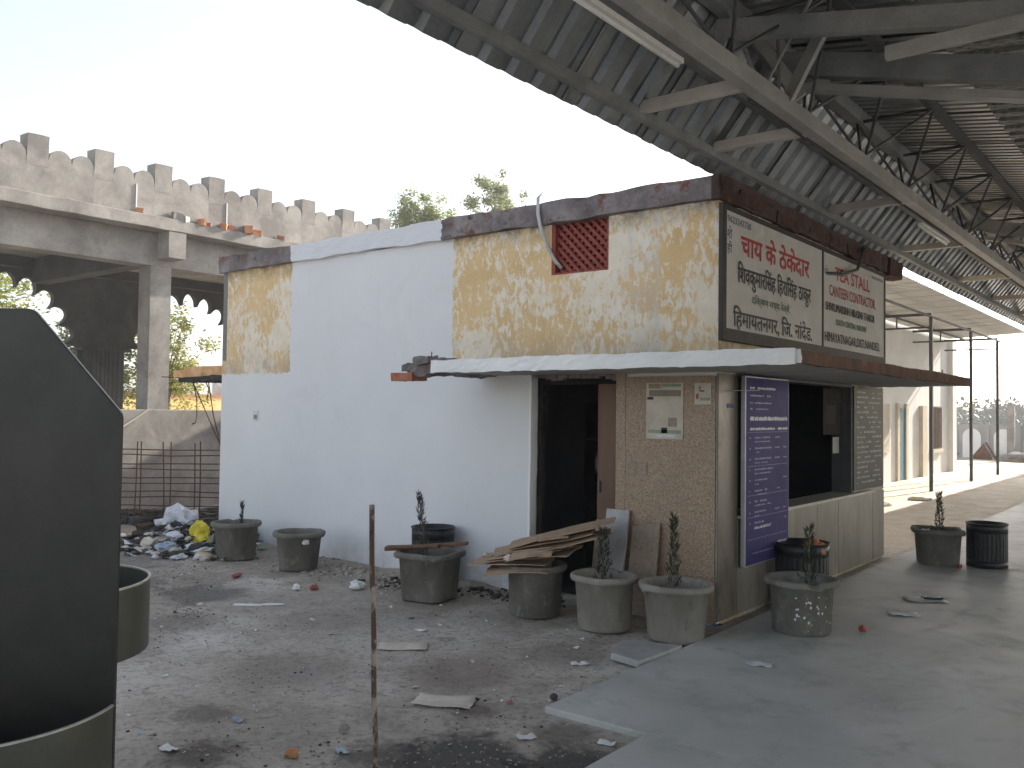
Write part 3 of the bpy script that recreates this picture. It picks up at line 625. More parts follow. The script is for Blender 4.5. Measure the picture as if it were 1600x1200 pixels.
tag(MB().box(-.08, -.077, 2.92, 3.12, 1.25, 1.42).build('paper_tag', MT['menu_ink'], loc=(-.08, 3.0, 1.25)), 'small pale paper tag below the poster in the serving window', 'paper')

# ---------------------------------------------------------------- planters
def planter(name, label, x, y, h, rr, rb, mat, sq=0, rz=0, group='cement planters round the stall', tilt=(0, 0)):
    e = empty(name, (x, y, .022 if (x > .2) else .0), label, 'planter', group, rz)
    e.rotation_euler = (tilt[0], tilt[1], rz)
    t = .03
    prof = [(0, .0), (rb * .96, 0), (rb, .012), (rr - .038, h - .052), (rr - .008, h - .048), (rr, h - .035), (rr + .002, h - .012), (rr - .008, h), (rr - .035, h + .002), (rr - .05, h - .008), (rr - .055, h - .05), (rr - .075, h - .14)]
    mb = MB(); mb.lathe(prof, 64, sq)
    me = mb.mesh('pot', mat, True)
    # hand-cast wobble
    for v in me.vertices:
        q = Vector(v.co) + Vector((x * 3, y, 0)); d = noise.noise_vector(q * 5) * .008 + noise.noise_vector(q * 17) * .0035
        chip = max(0, noise.noise(q * 9) - .42) * .12 if v.co.z > h - .05 else 0
        v.co = v.co + d - Vector((0, 0, chip))
    o = share('pot', me, e)
    mb = MB(); mb.lathe([(0, h - .105), (rr * .45, h - .11), (rr - .06, h - .12)], 28, sq); share('soil', mb.mesh('soil', MT['soil']), e)
    return e
planter('planter', 'round cement planter with tiny twig plant beside the rubbish heap', -5.37, -.70, .40, .272, .197, MT['pot'])
planter('planter', 'empty round cement planter alone against the white wall', -4.36, -.64, .385, .265, .192, MT['pot'])
planter('planter', 'square-rimmed cement planter with brown sticks across its rim', -2.36, -.78, .41, .272, .205, MT['pot'], sq=2.2, rz=R(14))
planter('planter', 'cement planter buried under the pile of flattened cardboard', -1.30, -.645, .41, .262, .208, MT['pot'])
planter('planter', 'pale brown cement planter right of the cardboard pile before the stone slabs', -.616, -.669, .41, .262, .202, MT['pot_light'])
planter('planter', 'cement planter with tallest sapling at the stall corner', -.039, -.598, .41, .273, .207, MT['pot_light'])
planter('planter', 'paint-spattered cement planter in front of the purple board', .617, .154, .40, .272, .213, MT['pot'])
planter('planter', 'dark square-rimmed planter standing beside the far black bin', .644, 4.228, .385, .265, .205, MT['pot'], sq=2.5, rz=R(20))
# paint splashes on the spattered pot
mb = MB()
for i in range(60):
    t = rnd.gauss(-.75, .45); zz = min(.34, max(.03, rnd.gauss(.17, .09))); r = .213 + (.235 - .213) * zz / .36 + .004; s = .0015 + rnd.random() ** 2.5 * .007
    c = Vector((.617 + r * math.cos(t), .154 + r * math.sin(t), .022 + zz)); n_ = Vector((math.cos(t), math.sin(t), 0)); a = Vector((-math.sin(t), math.cos(t), 0))
    mb.add([c + n_ * .004 + a * s * math.cos(k) + Vector((0, 0, s * 1.3 * math.sin(k))) for k in (0, 1, 2.1, 3.1, 4.2, 5.2)], [(0, 1, 2, 3, 4, 5)])
pp = [o for o in bpy.data.objects if o.get('label', '').startswith('paint-spattered')][0]
o = mb.build('paint_splash', MT['white_paper'], pp); o['kind'] = 'stuff'

def sapling(x, y, z0, h, r, label, mat='needle', lean=(0, 0), n=260):
    e = empty('conifer_sapling', (x, y, z0), label, 'sapling', 'saplings in the cement planters')
    L = Vector((lean[0], lean[1], 0)); P = lambda t: Vector((x, y, z0 + h * t)) + L * t * h
    mb = MB(); mb.tube([P(t / 6) + Vector((rnd.uniform(-.004, .004), rnd.uniform(-.004, .004), 0)) for t in range(7)], [.009 * (1 - t / 9) for t in range(7)], 6); mb.build('stem', MT['bark'], e)
    mb = MB()
    for i in range(n):
        t = .10 + .90 * rnd.random() ** .85; a = rnd.random() * 6.283; rad = r * (1.1 - .75 * t) * (.3 + .7 * rnd.random()) * (.7 + .6 * noise.noise(Vector((math.cos(a) * 1.5, math.sin(a) * 1.5, t * 7 + x))) + .25)
        c = P(t) + Vector((math.cos(a), math.sin(a), 0)) * rad
        d = Vector((math.cos(a) * rnd.uniform(.3, 1.1), math.sin(a) * rnd.uniform(.3, 1.1), .9 + rnd.random() * .5)).normalized(); s_ = d.cross(Vector((rnd.uniform(-1, 1), rnd.uniform(-1, 1), .2))).normalized()
        l = .018 + rnd.random() * .030; w_ = .003 + rnd.random() * .004
        mb.add([c - s_ * w_, c + s_ * w_, c + d * l + s_ * w_ * .3, c + d * l - s_ * w_ * .3], [(0, 1, 2, 3)])
    mb.build('foliage', MT[mat], e); return e
sapling(-5.33, -.66, .28, .33, .022, 'tiny dry twig sapling in the planter by the rubbish heap', 'needle_dry', n=150)
sapling(-2.42, -.76, .29, .62, .05, 'leaning grey sapling in the stick-laden planter', 'needle_dry', (-.16, -.02), n=330)
sapling(-.66, -.62, .29, .45, .075, 'low bushy sapling in front of the grey stone slab', n=300)
sapling(-.08, -.56, .29, .60, .055, 'tallest dark sapling in front of the granite facing', n=340)
sapling(.66, .20, .30, .50, .07, 'dark sapling below the purple board with pale rubbish behind', n=300)
sapling(.66, 4.24, .28, .52, .06, 'sparse sapling in the far planter beside the black bin', 'needle_dry', n=330)

# ---------------------------------------------------------------- drum bins
def drum(x, y, z0, r, h, label):
    e = empty('drum_bin', (x, y, z0), label, 'bin', 'black perforated drum bins')
    def ring(r0, z0_, z1_):
        mb = MB(); mb.lathe([(r0 - .008, z0_), (r0, z0_), (r0, z1_), (r0 - .008, z1_), (r0 - .008, z0_)], 36); return mb
    share('top_band', ring(r, h * .80, h).mesh('top_band', MT['black_metal'], True), e)
    share('bottom_band', ring(r, 0, h * .16).mesh('bottom_band', MT['black_metal'], True), e)
    mb = MB(); mb.lathe([(0, .01), (r - .01, .01)], 36); share('base', mb.mesh('base', MT['black_metal']), e)
    sm = MB().bar((r - .004, 0, h * .15), (r - .004, 0, h * .81), .034, .004, (1, 0, 0)).mesh('slat', MT['black_metal'])
    for k in range(30): share('slat', sm, e, rot=(0, 0, k * 2 * math.pi / 30))
    rm = MB(); rm.lathe([(r + .004 + .006 * math.cos(a), h + .006 * math.sin(a)) for a in [k * 2 * math.pi / 6 for k in range(7)]], 36); share('rim', rm.mesh('rim', MT['black_metal'], True), e)
    return e
drum(-2.83, -.25, 0, .205, .53, 'black drum bin behind the planter with sticks')
drum(.27, 1.1, .022, .225, .53, 'black drum bin with rubbish poking out under the purple board')
drum(1.11, 4.38, .022, .205, .47, 'black drum bin standing free at the far right')

# ---------------------------------------------------------------- crumpled things, litter
def crumple(name, label, cat, x, y, z, sx, sy, sz, mat, seed, group=None, amp=.45, sub=3):
    bm = bmesh.new(); bmesh.ops.create_icosphere(bm, subdivisions=sub, radius=1)
    for v in bm.verts:
        q = v.co * 1.7 + Vector((seed * 3.7, seed, 0)); d = noise.noise(q) * amp + noise.noise(q * 2.6) * amp * .6 + noise.noise(q * 6) * amp * .25
        v.co = v.co * (1 + d); v.co = Vector((v.co.x * sx, v.co.y * sy, max(-.55, v.co.z) * sz + .5 * sz))
    me = bpy.data.meshes.new(name); bm.to_mesh(me); bm.free(); me.materials.append(mat)
    o = bpy.data.objects.new(name, me); col.objects.link(o); o.location = (x, y, z); o.rotation_euler = (0, 0, seed)
    return tag(o, label, cat, group)
crumple('plastic_bag', 'bright yellow plastic bag on the rubbish heap', 'bag', -6.05, -.72, .10, .13, .12, .16, MT['yellow_plastic'], 3)
crumple('plastic_bag', 'large pale lilac plastic bag at the back of the rubbish heap', 'bag', -6.85, -.52, .14, .26, .2, .18, MT['pale_plastic'], 5)
crumple('plastic_bag', 'dull green plastic bag between heap and first planter', 'bag', -6.05, -.20, .08, .28, .18, .13, MT['green_plastic'], 8)
crumple('plastic_bag', 'small white bag beside the yellow one on the rubbish heap', 'bag', -6.55, -.72, .14, .13, .1, .09, MT['white_paper'], 11)
crumple('plastic_bag', 'black bag slumped against the first planter', 'bag', -5.72, -.55, .06, .16, .12, .14, MT['dark_rag'], 13)
crumple('plastic_bag', 'pale blue plastic bag at the front of the rubbish heap', 'bag', -6.0, -1.15, .05, .12, .1, .08, MT['blue_plastic'], 17)
# the heap itself
def flake(mb, c, s, m, curl=.5):
    a = rnd.random() * 6.28; u = Vector((math.cos(a), math.sin(a), rnd.uniform(-.35, .35))) * s; v = Vector((-math.sin(a), math.cos(a), rnd.uniform(-.35, .35))) * s * rnd.uniform(.4, .9); n_ = Vector((0, 0, s * curl * rnd.random()))
    c = Vector(c); P = [c - u - v + n_ * rnd.random(), c + u * rnd.uniform(.7, 1.2) - v, c + u + v * rnd.uniform(.7, 1.3) + n_, c - u * rnd.uniform(.6, 1) + v, c + n_ * .4 + u * .1]
    mb.add(P, [(0, 1, 4), (1, 2, 4), (2, 3, 4), (3, 0, 4)], m)
hm = ['pale_plastic', 'dark_rag', 'paper', 'green_plastic', 'white_paper', 'blue_plastic', 'yellow_wall', 'red_plastic', 'soil', 'card']
hw_ = [14, 24, 12, 3, 3, 2, 2, 1, 24, 8]
mb = MB()
bmi = bmesh.new(); bmesh.ops.create_icosphere(bmi, subdivisions=2, radius=1); ico_v = [v.co.copy() for v in bmi.verts]; ico_f = [[v.index for v in f.verts] for f in bmi.faces]; bmi.free()
for i in range(420):
    a = rnd.random() * 6.28; rr_ = rnd.random() ** .7; x = -6.5 + math.cos(a) * rr_ * 1.2; y = -.72 + math.sin(a) * rr_ * .7; s = .018 + rnd.random() ** 2.4 * .075
    z = gz(x, y) + max(0, .15 * (1 - rr_)) * rnd.random(); ax = (rnd.uniform(.6, 1.6), rnd.uniform(.6, 1.3), rnd.uniform(.3, .7)); sd_ = Vector((i * 3.1, i, 0)); vs = []
    for v in ico_v:
        k = 1 + .5 * noise.noise(v * 1.6 + sd_) + .4 * noise.noise(v * 3.7 + sd_); vs.append((x + v.x * k * s * ax[0], y + v.y * k * s * ax[1], z + s * .3 + v.z * k * s * ax[2]))
    mb.add(vs, ico_f, rnd.choices(range(10), hw_)[0])
for i in range(520):
    a = rnd.random() * 6.28; rr_ = rnd.random() ** .6; x = -6.45 + math.cos(a) * rr_ * 1.25; y = -.72 + math.sin(a) * rr_ * .75
    z = gz(x, y) + .015 + max(0, (.16 * (1 - rr_))) * rnd.random(); s = .02 + rnd.random() * .055
    flake(mb, (x, y, z), s * .8, rnd.choices(range(10), hw_)[0], .9)
tag(mb.build('rubbish_heap', [MT[k] for k in hm], loc=(-6.45, -.72, 0)), 'spread heap of mixed plastic and paper rubbish left of the planters', 'rubbish', kind='stuff')
# rubble against the wall foot
def rubble(name, label, pts, n, spread, mats, smin, smax, loc):
    mb = MB()
    for i in range(n):
        cx_, cy_ = rnd.choice(pts); x = cx_ + rnd.gauss(0, spread[0]); y = min(-.03, cy_ + rnd.gauss(0, spread[1])); s = smin + (smax - smin) * rnd.random() ** 2.2
        z = gz(x, y) + s * .35; k = len(mb.v); m = rnd.randrange(len(mats))
        vs = []
        for q in ((-1, -1, -1), (1, -1, -1), (1, 1, -1), (-1, 1, -1), (-1, -1, 1), (1, -1, 1), (1, 1, 1), (-1, 1, 1)):
            vs.append(Vector((x + q[0] * s * rnd.uniform(.4, 1), y + q[1] * s * rnd.uniform(.4, 1), z + q[2] * s * rnd.uniform(.25, .6))))
        mb.add(vs, [(0, 3, 2, 1), (4, 5, 6, 7), (0, 1, 5, 4), (1, 2, 6, 5), (2, 3, 7, 6), (3, 0, 4, 7)], m)
    return tag(mb.build(name, [MT[k] for k in mats], loc=loc), label, 'rubble', kind='stuff')
rubble('rubble', 'dark crumbled mortar lumps at the foot of the white wall', [(-2.95, -.5), (-2.7, -.45), (-2.0, -.28), (-1.75, -.22)], 420, (.22, .10), ['soil', 'concrete_dark', 'stone_brown', 'concrete', 'soil'], .005, .036, (-2.5, -.4, 0))
rubble('wall_foot_gravel', 'sandy mortar crumbs strewn along the white wall', [(-4.6 + .25 * i, -.45) for i in range(9)], 900, (.28, .22), ['paper', 'stone_brown', 'concrete', 'stone_grey'], .004, .02, (-3.6, -.4, 0))
rubble('yard_grit', 'loose grit and small chips over the dirty concrete yard', [(-6 + rnd.random() * 6.4, -4.6 + rnd.random() * 3.8) for i in range(90)], 2600, (.25, .25), ['concrete', 'stone_brown', 'paper', 'concrete_dark', 'concrete', 'concrete', 'stone_grey'], .0015, .008, (-2.5, -2.5, 0))
rubble('dirt_trail', 'trail of dark earth crumbs running across the yard from the rubbish heap', [(-5.3, -1.35), (-4.9, -1.6), (-4.5, -1.9), (-4.1, -2.15), (-3.75, -2.35), (-3.4, -2.55)], 420, (.24, .13), ['soil', 'concrete', 'stone_brown', 'stone_brown', 'concrete'], .002, .011, (-4.3, -2, 0))
rubble('earth_crumbs', 'dark damp earth crumbs along the bottom edge of the yard', [(-.75, -4.0), (-.3, -3.75), (.1, -3.5), (.3, -3.25), (.6, -3.0), (-.15, -2.72), (-1.5, -3.1)], 600, (.17, .13), ['soil', 'concrete', 'stone_brown', 'stone_brown', 'concrete'], .0015, .009, (0, -3.4, 0))
mb = MB()
for i in range(330):
    x = rnd.uniform(-6.2, .7); y = rnd.uniform(-4.6, -.9)
    if x > .1 and y > -2.5: continue
    flake(mb, (x, y, gz(x, y) + .006), .006 + rnd.random() ** 3 * .02, rnd.choices(range(5), [8, 8, 1, 1, 3])[0], .3)
tag(mb.build('litter_specks', [MT[k] for k in ('white_paper', 'paper', 'red_plastic', 'blue_plastic', 'dark_rag')], loc=(-2.5, -2.5, 0)), 'tiny scraps of paper and plastic over the yard', 'litter', kind='stuff')
def scrap(name, label, cat, x, y, sx, sy, rz, mat, group=None, curl=.012, z=None, seed=0):
    n = 7; vs = []; fs = []
    for j in range(n):
        for i in range(n):
            u, v = i / (n - 1) - .5, j / (n - 1) - .5
            d = noise.noise(Vector((u * 2.2 + seed, v * 2.2, seed * .7)))
            vs.append((u * sx * (1 + .12 * noise.noise(Vector((v * 5, seed, 0)))), v * sy * (1 + .15 * noise.noise(Vector((u * 5, seed, 2)))), abs(d) * curl * 2 + .003 + curl * (abs(u) ** 3) * 3))
    fs = [(j * n + i, j * n + i + 1, (j + 1) * n + i + 1, (j + 1) * n + i) for j in range(n - 1) for i in range(n - 1)]
    mb = MB(); mb.add(vs, fs); me = mb.mesh(name, MT[mat], True); o = bpy.data.objects.new(name, me); col.objects.link(o)
    zz = z if z is not None else (.024 if (x > .16 and y > -2.5) or x > .8 else gz(x, y))
    o.location = (x, y, zz); o.rotation_euler = (0, 0, R(rz))
    sl_ = o.modifiers.new('thickness', 'SOLIDIFY'); sl_.thickness = .0015
    return tag(o, label, cat, group)
scrap('cardboard_scrap', 'pinkish flattened carton lying in the middle of the yard', 'cardboard', -.37, -2.74, .34, .20, 28, 'paper', seed=1)
scrap('paper_sheet', 'dusty tan paper sheet between the stake and the planters', 'paper', -1.40, -2.05, .34, .20, 40, 'paper', seed=2, curl=.006)
scrap('paper_strip', 'long white paper strip lying before the empty planter', 'paper', -3.26, -1.91, .42, .07, 44, 'white_paper', seed=3, curl=.006)
scrap('paper_scrap', 'small white scrap right of the stake, near the stick-laden planter', 'paper', -1.63, -1.64, .09, .06, 20, 'white_paper', seed=4)
scrap('paper_scrap', 'white square scrap at the bottom left of the yard near the dark stand', 'paper', -.89, -4.13, .09, .06, 10, 'white_paper', seed=6)
scrap('plastic_wrapper', 'crumpled white and blue wrapper left of the foot of the stake', 'wrapper', -.25, -3.60, .08, .05, -30, 'blue_plastic', seed=7, curl=.014)
scrap('paper_scrap', 'crumpled white scrap beside the dark damp patch', 'paper', .33, -2.89, .10, .06, 60, 'white_paper', seed=8, curl=.014)
scrap('paper_scrap', 'flat white scrap at the edge of the smooth floor', 'paper', .68, -2.68, .09, .05, 15, 'white_paper', seed=9)
scrap('paper_scrap', 'curled white scrap beside the loose concrete slab', 'paper', -.20, -1.62, .12, .05, 50, 'white_paper', seed=10, curl=.014)
scrap('newspaper', 'crumpled black and white newspaper sheet on the smooth floor', 'newspaper', 1.05, 1.98, .34, .22, 30, 'white_paper', seed=11)
scrap('dark_wrapper', 'black wrapper lying on the newspaper sheet', 'wrapper', 1.12, 2.0, .20, .09, 38, 'dark_rag', seed=12, z=.036)
scrap('paper_sheet', 'pale paper sheet on the smooth floor near the spattered planter', 'paper', 1.06, 1.24, .24, .14, 35, 'white_paper', seed=13)
scrap('plastic_wrapper', 'clear pale wrapper at the corner of the smooth floor', 'wrapper', .75, -.95, .16, .1, 20, 'pale_plastic', seed=14, curl=.02)
scrap('plastic_wrapper', 'small blue wrapper lying left of the stake', 'wrapper', -.98, -3.68, .06, .045, 20, 'blue_plastic', seed=15)
crumple('crushed_cup', 'crushed red cup before the empty planter', 'cup', -3.42, -1.20, 0, .05, .035, .025, MT['red_plastic'], 21)
crumple('crushed_cup', 'pale pink crushed cup beside the red one', 'cup', -3.52, -1.32, 0, .04, .03, .03, MT['white_paper'], 22)
crumple('crushed_box', 'white crushed snack box beside the dark rubble', 'box', -3.15, -.92, 0, .07, .05, .045, MT['white_paper'], 23)
crumple('crushed_cup', 'flattened red cup near the first planter', 'cup', -4.45, -1.32, 0, .07, .035, .018, MT['red_plastic'], 24)
crumple('stone', 'orange brown stone at the bottom of the yard', 'stone', -.38, -3.80, 0, .04, .03, .02, MT['orange_brick'], 25, amp=.25)
crumple('stone', 'grey stone above the orange one near the stake', 'stone', -.44, -3.42, 0, .028, .022, .022, MT['concrete'], 26, amp=.25)
crumple('stone', 'dark stone on the yard right of the pink carton', 'stone', .08, -2.30, 0, .028, .022, .018, MT['dark_rag'], 27, amp=.25)
crumple('red_lump', 'small red lump on the floor right of the spattered planter', 'wrapper', .98, .45, .022, .03, .026, .03, MT['red_plastic'], 28, amp=.3)
crumple('red_lump', 'red lump between the far planter and the free bin', 'wrapper', .90, 4.05, .022, .03, .026, .03, MT['red_plastic'], 29, amp=.3)
crumple('bin_rubbish', 'pale orange rubbish bulging from the bin under the purple board', 'rubbish', .40, 1.06, .47, .09, .08, .09, MT['orange_brick'], 31)
crumple('rag', 'dark dried plant clump on the canopy beside the yellow wall', 'debris', -.62, -.12, 2.075, .09, .06, .045, MT['dark_rag'], 33)
crumple('rag', 'white crumpled rag in the far planter', 'rag', .52, 4.2, .30, .08, .07, .06, MT['white_paper'], 35)
for i, (x, y, c) in enumerate([(-4.15, -.72, 'white_paper'), (-4.42, -.55, 'paper')]): crumple('paper_ball', ['white paper ball in the empty planter', 'tan paper ball in the empty planter'][i], 'paper', x, y, .28, .04, .035, .03, MT[c], 40 + i)

# sticks on the square planter
for i, (p, q, t, lb) in enumerate([((-2.72, -.98, .415), (-2.30, -.70, .455), .05, 'thick brown stick laid across the square-rimmed planter'), ((-2.66, -1.02, .44), (-2.26, -.78, .465), .035, 'thinner front stick on the square-rimmed planter'), ((-2.4, -.80, .45), (-2.06, -.62, .49), .04, 'short stick at the right of the square planter rim')]):
    mb = MB(); mb.bar(p, q, t * 1.6, t * .7); tag(mb.build('wooden_stick', MT['stick'], loc=p, bevel=.004), lb, 'stick', 'sticks on the square planter')
# cardboard
cl = ['lowest drooping cardboard sheet of the pile', 'second cardboard sheet from the bottom jutting left', 'pale edged cardboard sheet low in the pile', 'wide cardboard sheet in the lower middle of the pile', 'brown cardboard sheet in the middle of the pile', 'cardboard sheet under the large top flaps', 'narrow cardboard flap folded on the pile front', 'long cardboard sheet sloping up to the doorway', 'second cardboard sheet from the top of the pile', 'topmost long cardboard sheet rising to the right', 'small square cardboard flap lying on the top sheets']
def card(i, cx_, cy_, cz_, sx, sy, rx, ry, rz, bend, seed):
    n = 8; vs = []
    for j in range(n):
        for k in range(n):
            u, v = k / (n - 1) - .5, j / (n - 1) - .5
            vs.append((u * sx * (1 + .05 * noise.noise(Vector((v * 6, seed, 0)))), v * sy * (1 + .06 * noise.noise(Vector((u * 6, seed, 3)))), bend * (abs(u) ** 2) * -1 + noise.noise(Vector((u * 3, v * 3, seed))) * .016))
    mb = MB(); mb.add(vs, [(j * n + k, j * n + k + 1, (j + 1) * n + k + 1, (j + 1) * n + k) for j in range(n - 1) for k in range(n - 1)])
    o = bpy.data.objects.new('cardboard_sheet', mb.mesh('cardboard_sheet', MT['card'], False)); col.objects.link(o)
    o.location = (cx_ - .05, cy_, cz_ - .01); o.rotation_euler = (R(rx * .7), R(ry * .9), R(rz * .7 + 8)); s_ = o.modifiers.new('thickness', 'SOLIDIFY'); s_.thickness = .006
    tag(o, cl[i], 'cardboard', 'flattened cardboard piled on a planter')
card(0, -1.32, -.78, .415, .52, .46, 8, -6, 30, .10, 1)
card(1, -1.42, -.72, .445, .66, .50, 2, -4, 22, .04, 2)
card(2, -1.35, -.66, .475, .62, .44, -3, -7, 40, .03, 3)
card(3, -1.28, -.62, .505, .70, .50, 4, -8, 15, .05, 4)
card(4, -1.33, -.66, .535, .60, .46, 5, -11, 32, .04, 5)
card(5, -1.26, -.60, .560, .66, .44, 2, -12, 24, .04, 6)
card(6, -1.13, -.86, .545, .34, .22, 14, -10, 28, .05, 7)
card(7, -1.04, -.62, .595, .86, .34, 5, -17, 30, .03, 8)
card(8, -1.14, -.54, .640, .70, .40, 8, -15, 24, .03, 9)
card(9, -1.06, -.56, .680, .90, .32, 6, -17, 27, .02, 10)
card(10, -1.05, -.68, .672, .24, .18, 16, -12, 38, .04, 11)
crumple('paper_wad', 'pale crumpled paper tucked in the left of the cardboard pile', 'paper', -1.60, -.90, .46, .07, .04, .022, MT['paper'], 71)
crumple('paper_wad', 'pale crumpled paper hanging from the front of the cardboard pile', 'paper', -1.36, -.93, .46, .045, .03, .03, MT['paper'], 72)
# leaning stone pieces
def lean_slab(name, label, x0, x1, zt, yt, yb, th, mat, seed, top_skew=0):
    mb = MB(); p = [(x0, yb, .0), (x1, yb, .0), (x1, yt, zt + top_skew), (x0, yt, zt)]
    d = Vector((0, -(zt), (yt - yb))).normalized() * th
    vs = [Vector(q) for q in p] + [Vector(q) + d for q in p]
    mb.add(vs, [(0, 1, 2, 3), (7, 6, 5, 4), (0, 4, 5, 1), (1, 5, 6, 2), (2, 6, 7, 3), (3, 7, 4, 0)])
    tag(mb.build(name, MT[mat], loc=(x0, yb, 0), bevel=.003, fix=True), label, 'stone slab', 'stone pieces leaning by the doorway')
lean_slab('stone_slab', 'light grey stone slab leaning upright at the granite corner', -.985, -.765, .83, -.035, -.20, .03, 'stone_grey', 1)
lean_slab('stone_slab', 'narrow tan stone piece leaning behind the grey slab', -1.10, -.93, .73, -.03, -.13, .022, 'stone_brown', 2)
lean_slab('stone_slab', 'brown granite offcut leaning right of the grey slab', -.74, -.48, .70, -.03, -.15, .02, 'stone_brown', 3, .05)
# loose concrete slab
mb = MB(); mb.prism([(-.10, -1.40), (.145, -1.45), (.17, -.90), (-.22, -1.05)], lambda a, b: (a, b, .0), (0, 0, .045)); o = mb.build('loose_slab', MT['stone_grey'], loc=(0, -1.2, 0), bevel=.004, fix=True); tag(o, 'loose flat concrete slab between the corner planter and the smooth floor', 'slab')
# stake
mb = MB(); n = 14; mb.tube([(.012 - .062 * t / n + .003 * math.sin(t), -3.62, -.08 + 1.28 * t / n) for t in range(n + 1)], [.0125 + .0015 * noise.noise(Vector((t, 3, 0))) for t in range(n + 1)], 10)
tag(mb.build('iron_stake', MT['stake'], loc=(0.012, -3.62, 0), smooth=True), 'thin rusty stake with flaking white paint standing upright in the yard', 'stake')

# ---------------------------------------------------------------- dark stand with tubs, near left
fh = Vector((-.6213, .7836, 0)); rh = Vector((.7836, .6213, 0)); C0 = Vector((3.0855, -6.5149, 0))
def L(lat, dep, z): return C0 + rh * lat + fh * dep + Vector((0, 0, z))
ST = empty('tub_stand', L(-1.9, 3.2, 0), 'tall dark metal panel with chamfered top and round open tubs at the left edge', 'stand')
def rounded(poly, r, n=12):
    out = []
    for i, p in enumerate(poly):
        a, b, c = Vector(poly[i - 1]), Vector(p), Vector(poly[(i + 1) % len(poly)])
        u = (a - b).normalized(); v = (c - b).normalized(); ang = u.angle(v); t = min(r / math.tan(ang / 2), (a - b).length * .45, (c - b).length * .45)
        p0, p1 = b + u * t, b + v * t
        for k in range(n + 1):
            s = k / n; out.append(tuple((p0 * (1 - s) ** 2 + b * 2 * s * (1 - s) + p1 * s * s)))
    return out
poly = rounded([(-2.44, .12), (-1.405, .12), (-1.405, 1.625), (-1.735, 2.0), (-2.11, 2.0), (-2.44, 1.625)], .055)
mb = MB(); mb.prism(poly, lambda a, b: L(a, 3.2, b), fh * .02); mb.build('panel', MT['tub'], ST, bevel=.004, fix=True)
def shell(cl_, cd_, r, z0, z1, a0, a1, th, n=120):
    mb = MB(); P = []
    for k in range(n + 1):
        a = a0 + (a1 - a0) * k / n
        for rr, z in ((r, z0), (r, z1), (r - th, z1), (r - th, z0)): P.append(L(cl_ + rr * math.cos(a), cd_ + rr * math.sin(a), z))
    fs = []
    for k in range(n):
        for j in range(4): fs.append((k * 4 + j, k * 4 + (j + 1) % 4, (k + 1) * 4 + (j + 1) % 4, (k + 1) * 4 + j))
    mb.add(P, fs); return mb
tb = shell(-1.922, 3.198, .515, .0, .585, -math.pi, 0, .006).build('front_tub', MT['tub_body'], ST, smooth=True, angle=40, fix=True)
shell(-1.922, 3.198, .517, .581, .588, -math.pi, 0, .010).build('tub_rim', MT['tub_rim'], tb, smooth=True, angle=40, fix=True)
tb = shell(-1.93, 3.66, .425, .645, .93, 0, 2 * math.pi, .006).build('rear_tub', MT['tub_body'], ST, smooth=True, angle=40, fix=True)
shell(-1.93, 3.66, .427, .926, .933, 0, 2 * math.pi, .010).build('tub_rim', MT['tub_rim'], tb, smooth=True, angle=40, fix=True)
mb = MB(); n = 40; mb.add([L(-1.93 + .42 * math.cos(2 * math.pi * k / n), 3.66 + .42 * math.sin(2 * math.pi * k / n), .655) for k in range(n)], [tuple(range(n))]); mb.build('tub_floor', MT['tub'], tb)
mb = MB(); mb.bar(L(-1.855, 3.24, 0), L(-1.855, 3.24, 1.2), .06, .06); mb.bar(L(-2.2, 3.24, 0), L(-2.2, 3.24, 1.2), .06, .06); mb.build('post', MT['tub'], ST)

# ---------------------------------------------------------------- platform shelter
S = empty('platform_shelter', (2, 5, 0), 'long grey corrugated steel platform shelter overhead on lattice girders', 'shelter')
E0, SL = (-.13, 3.615), 1.2
def rib_sheet(p0, p1, y0, ln, pitch=.25, h=.04):
    """trapezoidal sheet, ribs running from p0 to p1 in the XZ plane"""
    a = Vector((p0[0], 0, p0[1])); b = Vector((p1[0], 0, p1[1])); d = (b - a).normalized(); nn = Vector((-d.z, 0, d.x))
    prof = []; y = 0
    while y < ln - 1e-6:
        prof += [(y, 0), (y + pitch * .52, 0), (y + pitch * .64, h), (y + pitch * .88, h)]; y += pitch
    prof.append((ln + .03, 0)); vs = []
    for yy, hh in prof:
        for q in (a, b): vs.append(q + nn * hh + Vector((0, y0 + yy, 0)))
    mb = MB(); mb.add(vs, [(2 * i, 2 * i + 1, 2 * i + 3, 2 * i + 2) for i in range(len(prof) - 1)]); return mb
sl_top = (.56, 3.645 + .69 * SL)
meA = rib_sheet(E0, sl_top, 0, 1.0).mesh('eave_sheet', MT['sheet'])
meB = rib_sheet((.50, sl_top[1] - .02), (1.62, sl_top[1] - .19), 0, 1.0, .125, .03).mesh('roof_sheet', MT['sheet'])
meC = rib_sheet((1.60, sl_top[1] - .20), (8.6, sl_top[1] - .9), 0, 2.0, .25, .03).mesh('embossed_sheet', MT['diamond'])
for k in range(2, 56):
    share('eave_sheet', meA, S, (-2 + rnd.uniform(-.006, .006), -11 + k * 1.0 - 5, rnd.uniform(-.004, .004)))
    share('roof_sheet', meB, S, (-2, -11 + k * 1.0 - 5, rnd.uniform(-.004, .004)))
    if k % 2 == 0: share('embossed_sheet', meC, S, (-2, -11 + k * 1.0 - 5, 0))
Y0, Y1 = -9.0, 44.5
MB().bar((-.035, Y0, 3.725), (-.035, Y1, 3.725), .055, .075).build('purlin', MT['steel'], S)
MB().box(.725, .82, Y0, Y1, 3.715, 3.83).build('bottom_chord', MT['steel_pale'], S, bevel=.006)
MB().bar((.535, Y0, 4.385), (.535, Y1, 4.385), .10, .13).build('top_chord', MT['steel'], S)
MB().bar((1.19, Y0, 4.37), (1.19, Y1, 4.37), .10, .09).build('top_chord', MT['steel_dark'], S)
